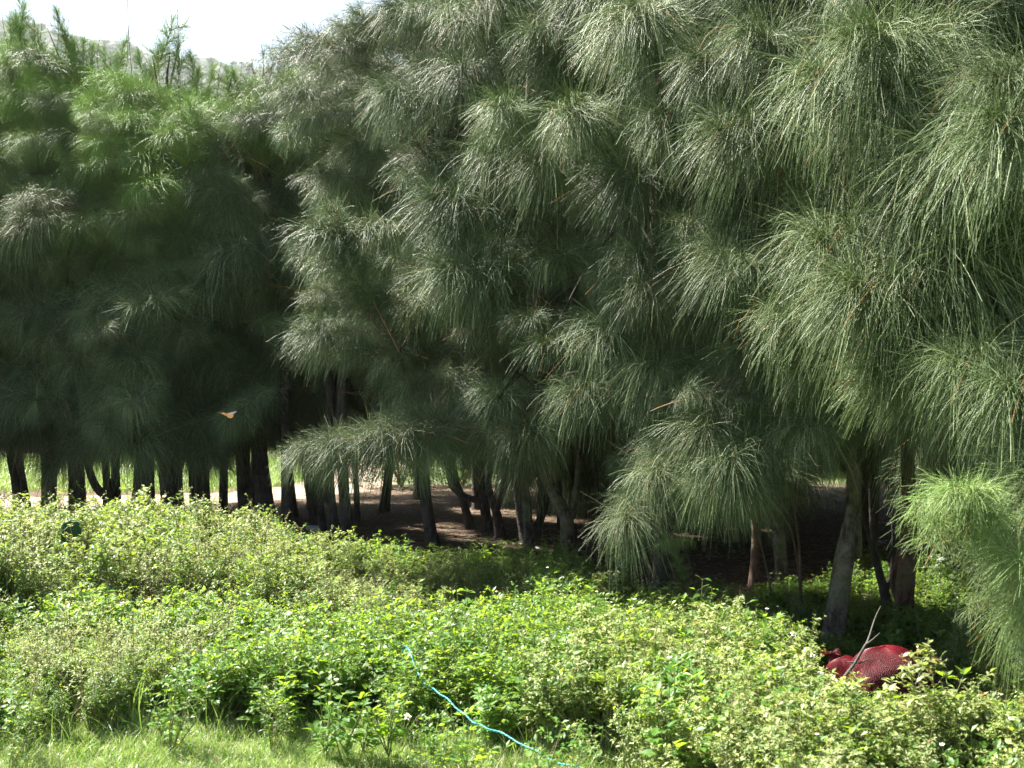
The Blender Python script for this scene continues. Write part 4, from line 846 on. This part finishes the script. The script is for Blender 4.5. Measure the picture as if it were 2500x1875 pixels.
# ------------------------------------------------------------------ single weeds that stand out
LEAFM = {}
def leaf_mesh(k, mat):
    if (k, mat) not in LEAFM:
        mb = MB(); v, f = leaf_geo(1, .46 + .05 * (k % 3), .22, .3 + .2 * (k % 2), 6)
        v[:, 1] *= 1 + .10 * np.where(np.arange(len(v)) // 3 % 2, 1, -1); mb.add(v, f, 0, .2 + .25 * (k % 4)); LEAFM[(k, mat)] = mb.mesh('leaf', [M[mat]])
    return LEAFM[(k, mat)]
def hero_weed(loc, h, leafl, label, seed, mat='broad', nodes=6, shoots=3, group='tall broad-leaved weeds near the leaning tree', name='broadleaf_weed'):
    r = np.random.default_rng(seed); loc = np.array([loc[0], loc[1], hz(loc[0], loc[1]) - .01]); o = empty(name, Vector(loc), label, 'weed', group)
    st = MB(); lv = []
    for s in range(shoots):
        az = r.uniform(0, 6.28); lean = r.uniform(.02, .22) * h; top = np.array([math.cos(az) * lean, math.sin(az) * lean, h * (1 if s == 0 else r.uniform(.6, .92))])
        q = smooth_path([(0, 0, 0), top * .5 + np.append(r.normal(0, .015, 2), 0), top], 8); tube(st, q, np.linspace(.0045, .002, 8), 5)
        a0 = r.uniform(0, 3)
        for k in range(nodes):
            t = .25 + .75 * k / (nodes - 1); p = top * t
            for sd in (0, math.pi):
                a = a0 + k * 1.57 + sd + r.normal(0, .25); sz = leafl * (1.15 - .5 * t) * r.uniform(.75, 1.2); el = r.uniform(-.35, .5) + .3 * t
                pe = p + np.array([math.cos(a), math.sin(a), .45]) * sz * .35; tube(st, [p, pe], [.0016, .0012], 3, cap=False); lv.append((pe, a, el, sz))
    st.build('stem', M['twig_green'], o)
    for p, a, el, sz in lv:
        l = bpy.data.objects.new('leaf', leaf_mesh(int(r.integers(0, 6)), mat)); link(l); l.parent = o; l.location = Vector(p)
        l.rotation_euler = (Matrix.Rotation(a, 3, 'Z') @ Matrix.Rotation(-el, 3, 'Y') @ Matrix.Rotation(r.normal(0, .3), 3, 'X')).to_euler(); l.scale = (sz, sz, sz)
    return o
hw = [
 (1715, 1500, 7.0, .52, .085, 'tall leafy weed in shade left of the wispy sapling, topmost leaves lit'), (1820, 1560, 6.6, .46, .085, 'dark broad-leaved weed in front of the thin slanting stem'), (1900, 1600, 6.3, .42, .08, 'dark leafy weed just below the pale weed flowers'),
 (1640, 1510, 7.3, .40, .08, 'bright topped weed at the edge of the tree shade'), (1930, 1620, 6.0, .36, .085, 'dull green leafy weed left of the red sack'), (2010, 1700, 5.5, .36, .07, 'low green weed before the left end of the red sack'),
 (2230, 1560, 7.2, .36, .12, 'weed with big pale lit leaves right behind the red sack'), (2330, 1560, 7.3, .40, .11, 'weed with pale insect-bitten leaves right of the red sack'), (1240, 1400, 8.9, .52, .075, 'glossy green weed at the dark edge of the grove'), (1160, 1420, 9.0, .45, .075, 'leafy weed whose crown catches light left of the glossy one'),
 (1500, 1390, 9.8, .42, .12, 'shaded weed with long leaves behind the turquoise rope end'), (650, 1330, 9.8, .42, .09, 'dark broad weed at the feet of the left stand'), (620, 1260, 10.6, .60, .08, 'single blue-green shoot standing up against the dark trunks'),
 (1020, 1530, 6.5, .44, .085, 'lime green weed just above the upper end of the rope'), (720, 1640, 6.1, .40, .10, 'weed with big soft grey-green leaves in the lush patch'), (640, 1700, 5.75, .30, .11, 'weed with drooping pale leaflets at the lawn edge'),
 (1310, 1830, 4.75, .20, .09, 'small lime weed leaning over the turquoise rope'), (1010, 1440, 8.0, .40, .08, 'bright leafy weed beside the bushy tangle, in full sun'), (1650, 1800, 4.9, .30, .085, 'pale leafed weed low at the bottom centre right'), (420, 1680, 6.0, .34, .09, 'ragged weed with curled leaves in the left tangle'),
]
for i, (px, py, d, h, ll, lab) in enumerate(hw):
    x = P(px, py, d)[0]; hero_weed((x, d), h, ll, lab, 600 + i, nodes=5, shoots=3, group=None)
def bush_thing(px, d, s, label, seed, hh=.7):
    x = P(px, 1000, d)[0]; r = np.random.default_rng(seed); o = empty('bushy_weed', (x, d, hz(x, d) - .01), label, 'weed', 'pale bushy weeds standing proud of the tangle')
    me = bushy_plant(seed, h=hh, leafs=.034 if hh < .63 else .024, dens=2.4); 
    ob = bpy.data.objects.new('foliage', me); link(ob); ob.parent = o; ob.scale = (s, s, s)
    return o
for i, (px, d, s, lab, hh) in enumerate([(2060, 4.75, 1.0, 'pale yellow-green bushy weed in front of the red sack', .50), (2160, 4.55, 1.0, 'pale bushy weed right of centre in the lower right clump', .52), (2270, 4.6, 1.05, 'tallest pale bushy weed in the lower right corner clump', .62), (2360, 4.7, 1.0, 'right outer pale bushy weed with a long side twig', .55), (1480, 7.9, 1.0, 'pale seeded bushy weed at the edge of shade below the rope end', .42), (1880, 4.8, .9, 'pale bushy weed at the bottom, left of the corner clump', .45), (590, 9.3, 1.0, 'bushy weed with brown seed heads before the left trunks', .68), (330, 9.2, 1.05, 'bushy weed arching right at the top of the left tangle', .82), (880, 8.6, 1.0, 'light green bushy weed at the right end of the left tangle', .56), (1080, 8.3, 1.0, 'half shaded bushy weed beneath the long reaching branch', .5)]):
    bush_thing(px, d, s, lab, 700 + i, hh)

# small white weed flowers with orange-yellow centres
def daisy(px, py, d, label, seed, tilt=.6):
    r = np.random.default_rng(seed); top = P(px, py, d); x, y = top[0], top[1] + .03; b = np.array([x, y, hz(x, y)])
    o = empty('daisy', Vector(b), label, 'flower', 'white flowers of the weeds'); t = top - b
    mb = MB(); tube(mb, smooth_path([(0, 0, 0), t * .5 + [.015, 0, 0], t], 8), np.linspace(.002, .0013, 8), 5); mb.build('stem', M['twig_green'], o)
    e = Matrix.Rotation(r.uniform(-.6, .6), 3, 'Z') @ Matrix.Rotation(tilt, 3, 'X')
    e = np.array(e)
    for q in range(5):
        v, f = leaf_geo(.016, .011, 0, .25, 3); mb = MB(); mb.add((v + [.004, 0, 0]) @ rot_to(q * 1.257 + r.normal(0, .1), .1).T @ e.T + t, f); mb.build('petal', M['petal'], o)
    mb = MB(); th = np.arange(8) * .785; rings = []
    for rad, z in ((.0065, 0), (.006, .004), (.003, .0065)): rings.append(np.stack([np.cos(th) * rad, np.sin(th) * rad, np.full(8, z)], -1))
    v = np.vstack(rings + [np.array([[0, 0, .007]])]); f = [(i * 8 + j, i * 8 + (j + 1) % 8, i * 8 + 8 + (j + 1) % 8, i * 8 + 8 + j) for i in range(2) for j in range(8)]
    mb.add(v @ e.T + t, f); mb.add((v @ e.T + t)[16:], [(j, (j + 1) % 8, 8) for j in range(8)]); mb.build('flower_disc', M['disc'], o)
for i, (px, py, lab) in enumerate([(1969, 1586, 'white flower in shade, upper left one of the pair beside the sack'), (1982, 1599, 'white flower in shade, lower right one of the pair beside the sack'), (1875, 1653, 'white flower facing up, left of the pair in sun below the dark leaves'), (1890, 1668, 'white flower right below another one at the shade edge'), (1823, 1680, 'white flower with deep orange centre, lowest left of the row'), (1917, 1668, 'faded white flower, rightmost of the row at the shade edge'), (1722, 1566, 'white flower low among dark leaves by the thin stem'), (1937, 1548, 'small pale flower on a tall stalk above the dark leaves'), (2450, 1560, 'tiny white flower among the dark threads at right'), (995, 1830 - 80, 'yellow centred flower in the grass left of the rope'), (1720, 1540, 'orange-white flower topping the shaded weed')]):
    daisy(px, py, [5.85, 5.8, 5.6, 5.55, 5.5, 5.6, 6.2, 6.1, 5.9, 5.25, 6.3][i], lab, 900 + i)

# prickly pear
def cactus():
    b = P(172, 1300, 8.35); o = empty('prickly_pear', (b[0] - .05, b[1] + .02, hz(b[0], b[1])), 'dark green prickly pear pad poking out of the weeds', 'cactus')
    base = np.array(o.location)
    m, nt = mat_new('cactus_skin'); L = nt.links.new; pb = N_(nt, 'ShaderNodeBsdfPrincipled'); n = noise(nt, 9, 4, .6); rp = ramp(nt, [(.3, (.02, .065, .03)), (.7, (.03, .08, .035))]); L(n.outputs[0], rp.inputs[0]); L(rp.outputs[0], pb.inputs['Base Color']); pb.inputs['Roughness'].default_value = .85; pb.inputs['Specular IOR Level'].default_value = .15; L(pb.outputs[0], N_(nt, 'ShaderNodeOutputMaterial').inputs[0])
    def pad(c, w, h, rz, lean):
        mb = MB(); nu, nv = 18, 9; v = []
        for j in range(nv + 1):
            t = j / nv * math.pi
            for i in range(nu):
                a = i / nu * 2 * math.pi; x = math.cos(a) * math.sin(t); z = math.sin(a) * math.sin(t); ww = w * (1 - .22 * (1 - z) * .5 - .1)
                kk = 1 + .06 * math.sin(5 * a + 1) + .035 * math.sin(8 * a); v.append((x * ww / 2 * 1.12 * kk, np.sign(math.cos(t)) * min(abs(math.cos(t)) * .03, .012), (z * .5) * h * kk))
        f = [(j * nu + i, j * nu + (i + 1) % nu, (j + 1) * nu + (i + 1) % nu, (j + 1) * nu + i) for j in range(nv) for i in range(nu)]
        Rm = np.array(Matrix.Rotation(rz, 3, 'Z') @ Matrix.Rotation(lean, 3, 'Y')); mb.add(np.array(v) @ Rm.T + c, f)
        p = mb.build('pad', m, o)
        sp = MB()
        for i in range(-2, 3):
            for j in range(-2, 3):
                x, z = i * w * .17 + (j % 2) * w * .08, j * h * .17
                for q in range(2):
                    a = np.array([x, -.02, z]); e = a + np.array([random.uniform(-.012, .012), -.02, random.uniform(-.01, .012)]); tube(sp, np.array([a, e]) @ Rm.T + c, [.0012, .0004], 3)
        s = sp.build('spines', M['twig_dry'], p)
    pad(b - base, .165, .19, .15, .2); pad(np.array([.0, 0, .38]), .15, .22, -.3, -.1); pad(np.array([-.02, .02, .14]), .17, .26, .2, .05); pad(np.array([-.17, -.03, .50]), .13, .17, .9, -.3); pad(np.array([-.15, 0, .28]), .15, .2, .5, -.5)
cactus()

# ------------------------------------------------------------------ red net sack
def sack():
    c = P(2158, 1640, 6.35); o = empty('net_sack', (c[0], c[1], hz(c[0], c[1])), 'bulging red net sack lying at the foot of the leaning tree', 'sack')
    base = np.array(o.location)
    m, nt = mat_new('red_sack_fill'); L = nt.links.new; pb = N_(nt, 'ShaderNodeBsdfPrincipled'); n = noise(nt, 14, 6, .65); rp = ramp(nt, [(.35, (.02, .003, .004)), (.55, (.06, .003, .007)), (.75, (.11, .006, .012))]); L(n.outputs[0], rp.inputs[0]); L(rp.outputs[0], pb.inputs['Base Color']); pb.inputs['Roughness'].default_value = .7  # filling and net reds darkened to stand in for shade on the sack
    w = N_(nt, 'ShaderNodeTexWave'); w.inputs['Scale'].default_value = 30; w.inputs['Distortion'].default_value = 3; tc = N_(nt, 'ShaderNodeTexCoord'); L(tc.outputs['Object'], w.inputs[0])
    bp = N_(nt, 'ShaderNodeBump'); bp.inputs['Distance'].default_value = .006; L(w.outputs[0], bp.inputs['Height']); L(bp.outputs[0], pb.inputs['Normal']); L(pb.outputs[0], N_(nt, 'ShaderNodeOutputMaterial').inputs[0])
    net = plain('red_netting', (.20, .006, .014), .5, .4, c2=(.09, .003, .006), sc=40)
    def surf(u, v, sx, sy, sz, ph):       # u around, v 0 top .. 1 rim
        a = u * 2 * math.pi; t = v * math.pi * .56
        r_ = 1 + math.sin(t) * (.06 * math.sin(3 * a + ph) + .035 * math.sin(5 * a + 2 * ph + 4 * t) + .022 * math.sin(9 * a - 7 * t) + .016 * math.sin(17 * a + 11 * t) * math.sin(6 * t + 3 * a) + .02 * math.sin(4 * a + 9 * t))
        z = math.cos(t) ** 1 * (1 + .10 * math.sin(2 * a + ph) * math.sin(t)) ; z = z if z > 0 else z
        return np.array([math.cos(a) * math.sin(t) * sx * r_ * (1 + .12 * math.cos(a)), math.sin(a) * math.sin(t) * sy * r_, max(z, -.2) ** 1 * sz + .018 * math.sin(5 * t + 2 * a) * math.sin(t) ** 2 + .05])
    def lump(cc, sx, sy, sz, ph, rot, nm):
        Rm = np.array(Matrix.Rotation(rot, 3, 'Z')); mb = MB(); nu, nv = 64, 24
        v = np.array([surf(i / nu, j / nv + 1e-4, sx, sy, sz, ph) for j in range(nv + 1) for i in range(nu)]) @ Rm.T + cc
        f = [(j * nu + i, (j + 1) * nu + i, (j + 1) * nu + (i + 1) % nu, j * nu + (i + 1) % nu) for j in range(nv) for i in range(nu)]
        mb.add(v, f); p = mb.build(nm, m, o)
        nb = MB()
        for s in (1, -1):
            for k in range(110):
                q = [surf(k / 110 + s * .20 * v_, .03 + v_ * .95, sx * 1.02, sy * 1.02, sz * 1.02, ph) for v_ in np.linspace(0, 1, 20)]
                tube(nb, np.array(q) @ Rm.T + cc, .0010, 3, cap=False)
        nb.build('netting', net, p)
    lump(np.array([0, 0, -.03]),   .26, .20, .25, .4, .1, 'filling')
    lump(np.array([-.20, .06, -.02]), .12, .12, .17, 2.1, 1.0, 'filling')
    # gathered neck of the net at the left back
    mb = MB()
    for k in range(26):
        a = k / 26 * 6.28; p0 = np.array([-.22 + .06 * math.cos(a), .1 + .05 * math.sin(a), .14]); p1 = np.array([-.25 + .014 * math.cos(a), .12 + .012 * math.sin(a), .205]); p2 = p1 + [.05 * math.cos(a) - .02, .03 * math.sin(a), .012 + .016 * math.sin(a * 3)]
        tube(mb, smooth_path([p0, p1, p2], 6), .0022, 3, cap=False)
    mb.build('gathered_neck', net, o)
    mb = MB(); q = [np.array([-.25 + .017 * math.cos(a), .12 + .017 * math.sin(a), .205 + .001 * a]) for a in np.linspace(0, 12, 30)]; tube(mb, q, .003, 5); mb.build('tie', M['twig_grey'], o)
sack()
# dead branch over the sack
def dead_branch():
    d = 6.0; a = P(2062, 1652, d - .05); o = empty('dead_branch', Vector(a), 'forked grey dead branch leaning across the red sack', 'branch'); b = a.copy()
    mb = MB(); tube(mb, smooth_path([a, P(2088, 1618, d), P(2110, 1580, d), P(2120, 1560, d + .05), P(2136, 1510, d + .2), P(2150, 1480, d + .3)], 16) - b, np.linspace(.009, .002, 16), 7, wob=.08, seed=4); mb.build('stem', M['twig_grey'], o)
    for pl in ([(2116, 1572), (2130, 1562), (2148, 1545)], [(2092, 1618), (2080, 1617), (2068, 1616)], [(2095, 1620), (2105, 1616), (2120, 1610), (2138, 1612)], [(2080, 1630), (2074, 1640), (2060, 1648)]):
        mb = MB(); tube(mb, smooth_path([P(x, y, d) for x, y in pl], 7) - b, np.linspace(.006, .002, 7), 5, wob=.05); mb.build('twig', M['twig_grey'], o)
dead_branch()

# ------------------------------------------------------------------ turquoise rope
def rope():
    m, nt = mat_new('turquoise_rope'); L = nt.links.new; pb = N_(nt, 'ShaderNodeBsdfPrincipled'); n = noise(nt, 60, 3, .6); rp = ramp(nt, [(.35, (.008, .16, .15)), (.65, (.03, .33, .31))]); L(n.outputs[0], rp.inputs[0]); L(rp.outputs[0], pb.inputs['Base Color']); pb.inputs['Roughness'].default_value = .35; L(pb.outputs[0], N_(nt, 'ShaderNodeOutputMaterial').inputs[0])
    pl = list(ROPE) + [np.array([-.60, 6.3, .20]), np.array([-.5, 6.7, .08]), np.array([-.2, 7.3, .07]), np.array([.35, 8.1, .08]), P(1472, 1442, 8.6), P(1492, 1405, 8.75), P(1512, 1378, 8.95), P(1545, 1345, 9.15), P(1612, 1325, 9.3)]
    c = smooth_path(pl, 420); c[:, 2] += -.02 + .012 * np.sin(np.arange(420) * .11) + .004 * np.sin(np.arange(420) * .37)
    t = np.gradient(c, axis=0); t /= np.linalg.norm(t, axis=1)[:, None]; a = np.cross(t, [0, 0, 1.0]); a /= np.linalg.norm(a, axis=1)[:, None]; b = np.cross(a, t)
    o = empty('rope', Vector(c[0]), 'taut twisted turquoise rope running from the lawn through the weeds to a tree', 'rope'); L_ = np.cumsum(np.linalg.norm(np.gradient(c, axis=0), axis=1))
    for s in range(3):
        ph = L_ * 75 + s * 2.094; q = c + .0026 * (np.cos(ph)[:, None] * a + np.sin(ph)[:, None] * b); mb = MB(); tube(mb, q - c[0], .0023, 5); mb.build('strand', m, o)
rope()

# ------------------------------------------------------------------ litter, butterfly, far things
def bottle():
    p = gp(768, 1292); m = plain('white_plastic', (.75, .77, .8), .35, .5, c2=(.6, .62, .66)); o = empty('bottle', (p[0], p[1], hz(p[0], p[1])), 'crushed white plastic bottle lying between the trunks', 'bottle')
    prof = [(0, .0), (.008, .03), (.03, .042), (.14, .043), (.15, .038), (.16, .043), (.19, .03), (.205, .016), (.225, .015)]
    mb = MB(); v = []; n = 14
    for x, r_ in prof:
        for i in range(n):
            a = i / n * 6.28; v.append((x - .11, math.cos(a) * r_ * .95, .035 + math.sin(a) * r_ * (.75 if math.sin(a) > 0 else .85)))
    f = [(j * n + i, j * n + (i + 1) % n, (j + 1) * n + (i + 1) % n, (j + 1) * n + i) for j in range(len(prof) - 1) for i in range(n)]
    mb.add(v, f); b = mb.build('body', m, o)
    mb = MB(); tube(mb, [(.113, 0, .035), (.135, 0, .035)], .018, 12); mb.build('cap', m, o); o.rotation_euler = (0, 0, R(8))
bottle()
def wrapper(px, py, label, s, seed):
    p = gp(px, py); r = np.random.default_rng(seed); m = plain('pale_plastic', (.7, .7, .68), .4, .5)
    xs = np.linspace(-1, 1, 9); X, Y = np.meshgrid(xs, xs * .6); Zz = .25 * np.abs(np.sin(X * 2.5 + r.uniform(0, 3)) * np.cos(Y * 3)) + r.uniform(0, .12, X.shape) + .05
    v = np.stack([X + r.normal(0, .06, X.shape), Y + r.normal(0, .06, X.shape), Zz], -1).reshape(-1, 3) * s; i = np.arange(8)[:, None] * 9 + np.arange(8)[None]; f = np.stack([i, i + 1, i + 10, i + 9], -1).reshape(-1, 4)
    mb = MB(); mb.add(v, f); mb.add(v * [1, 1, .8] - [0, 0, .003], f[:, ::-1]); o = mb.build('plastic_scrap', m, None, (p[0], p[1], hz(p[0], p[1]) + .003)); tag(o, label, 'litter', 'scraps of plastic litter')
wrapper(2142, 1322, 'pale crumpled plastic scrap lying in the dark behind the leaning tree', .10, 1)
wrapper(1305, 1342, 'small pale scrap at the foot of the slim grey trunk', .05, 2)
wrapper(408, 1248, 'small white scrap beyond the leaning front trunk', .06, 3)
wrapper(1755, 1215, 'bright speck of plastic in the far shade behind the saplings', .05, 4)

def butterfly():
    c = P(559, 1014, 4.4); o = empty('butterfly', Vector(c), 'small orange butterfly with a pale wing flying before the dark trunks', 'butterfly')
    mo = plain('orange_wing', (.80, .36, .12), .6, c2=(.6, .22, .08)); mp = plain('pale_wing', (.75, .70, .74), .6); mbk = plain('brown_body', (.35, .12, .05), .8)
    mb = MB(); tube(mb, smooth_path([(-.030, 0, .007), (-.016, 0, .005), (.0, 0, 0), (.016, 0, -.003)], 8), [.001, .0028, .0035, .003, .0028, .0022, .0018, .001], 8); mb.build('body', mbk, o)
    def wing(pts, mat, nm):
        pts = np.array(pts); n = len(pts); v = np.vstack([pts + [0, .0006, 0], pts - [0, .0006, 0]]); mb = MB()
        mb.add(v, [[i for i in range(n)]]); mb.add(v, [[n + i for i in range(n)][::-1]]); mb.add(v, [(i, n + i, n + (i + 1) % n, (i + 1) % n) for i in range(n)]); mb.build(nm, mat, o, smooth=False)
    wing([(-.012, -.002, .003), (.002, -.005, .006), (.020, -.008, .004), (.019, -.010, -.006), (.010, -.010, -.012), (-.002, -.006, -.008)], mo, 'wing')
    wing([(-.016, .002, .004), (.0, .006, .009), (.018, .010, .014), (.028, .012, .017), (.022, .010, .009), (.004, .005, .002)], mp, 'wing')
    wing([(-.024, -.003, .006), (-.012, -.005, .008), (-.002, -.003, .002), (-.014, -.003, -.002)], mo, 'wing')
    mb = MB(); 
    for s in (-1, 1): tube(mb, [(-.030, 0, .007), (-.036, s * .003, .010), (-.040, s * .005, .010)], [.0004, .0003, .0005], 4)
    mb.build('antennae', mbk, o)
butterfly()
def board():
    c = P(90, 1085, 28.0); o = empty('signboard', (c[0], c[1], 0), 'dark grey board with four white strokes beyond the left trunks', 'sign')
    mg = plain('dark_grey_paint', (.12, .125, .14), .7, c2=(.09, .095, .11), sc=2); mw = plain('white_strokes', (.85, .85, .85), .6)
    def box(nm, x0, x1, y0, y1, z0, z1, mt):
        mb = MB(); v = [(x, y, z) for z in (z0, z1) for y in (y0, y1) for x in (x0, x1)]; mb.add(v, [(0, 2, 3, 1), (4, 5, 7, 6), (0, 1, 5, 4), (2, 6, 7, 3), (0, 4, 6, 2), (1, 3, 7, 5)]); return mb.build(nm, mt, o, smooth=False)
    bd = box('panel', -.75, 1.25, 0, .05, .22, 1.9, mg)
    for x in (-.6, 1.1): box('leg', x, x + .07, .051, .11, -.1, 1.8, M['twig_dry'])
    for (px, py, s, cv) in [(62, 1077, .075, 1), (62, 1083, .08, 1), (58, 1091, .06, -1), (63, 1096, .06, -1)]:
        p = P(px, py, 27.97) - np.array([c[0], c[1], 0]); mb = MB(); q = [p + np.array([(u) * s, 0, cv * (1 - u * u) * .015 + u * .012]) for u in np.linspace(-1, 1, 7)]
        v = np.array([w + [0, -.01, z] for w in q for z in (-.014, .014)]) ; v[:, 1] = -.006
        mb.add(v, [(2 * i, 2 * i + 2, 2 * i + 3, 2 * i + 1) for i in range(6)]); st = mb.build('white_stroke', mw, bd, smooth=False)
board()
for px, w, lab in ((812, .045, 'pale slender post glowing in sun between dark trunks above the reaching branch'), (738, .03, 'thin pale post left of the brighter one above the reaching branch')):  # sunlit far trunks built as capped posts, the sunlight in their pale colour
    c = P(px, 1100, 24.0); o = empty('post', (c[0], c[1], -.05), lab, 'post', 'pale posts in the field'); mb = MB(); tube(mb, [(0, 0, 0), (.005, 0, .8), (0, 0, 1.75)], [w, w * .97, w * .94], 12, wob=.02); mb.build('shaft', plain('pale_concrete', (.6, .6, .57), .8), o)
    mb = MB(); tube(mb, [(0, 0, 1.752), (0, 0, 1.79)], w * 1.12, 12); mb.build('cap', plain('cap_concrete', (.5, .5, .48), .8), o)

# ------------------------------------------------------------------ haze
def haze():
    x0, x1, y0, y1, z0, z1 = -1600, 1600, -100, 2300, -16, 640
    mb = MB(); v = [(x, y, z) for z in (z0, z1) for y in (y0, y1) for x in (x0, x1)]; mb.add(v, [(0, 2, 3, 1), (4, 5, 7, 6), (0, 1, 5, 4), (2, 6, 7, 3), (0, 4, 6, 2), (1, 3, 7, 5)])
    m, nt = mat_new('haze'); pv = N_(nt, 'ShaderNodeVolumePrincipled'); pv.inputs['Color'].default_value = (.93, .94, 1, 1); pv.inputs['Density'].default_value = .00018
    nt.links.new(pv.outputs[0], N_(nt, 'ShaderNodeOutputMaterial').inputs['Volume']); o = mb.build('haze', m, smooth=False); tag(o, 'thin bright haze over the distant hill', 'haze', kind='stuff')
HAZE = True
if HAZE: haze()
print('objects', len(bpy.data.objects))
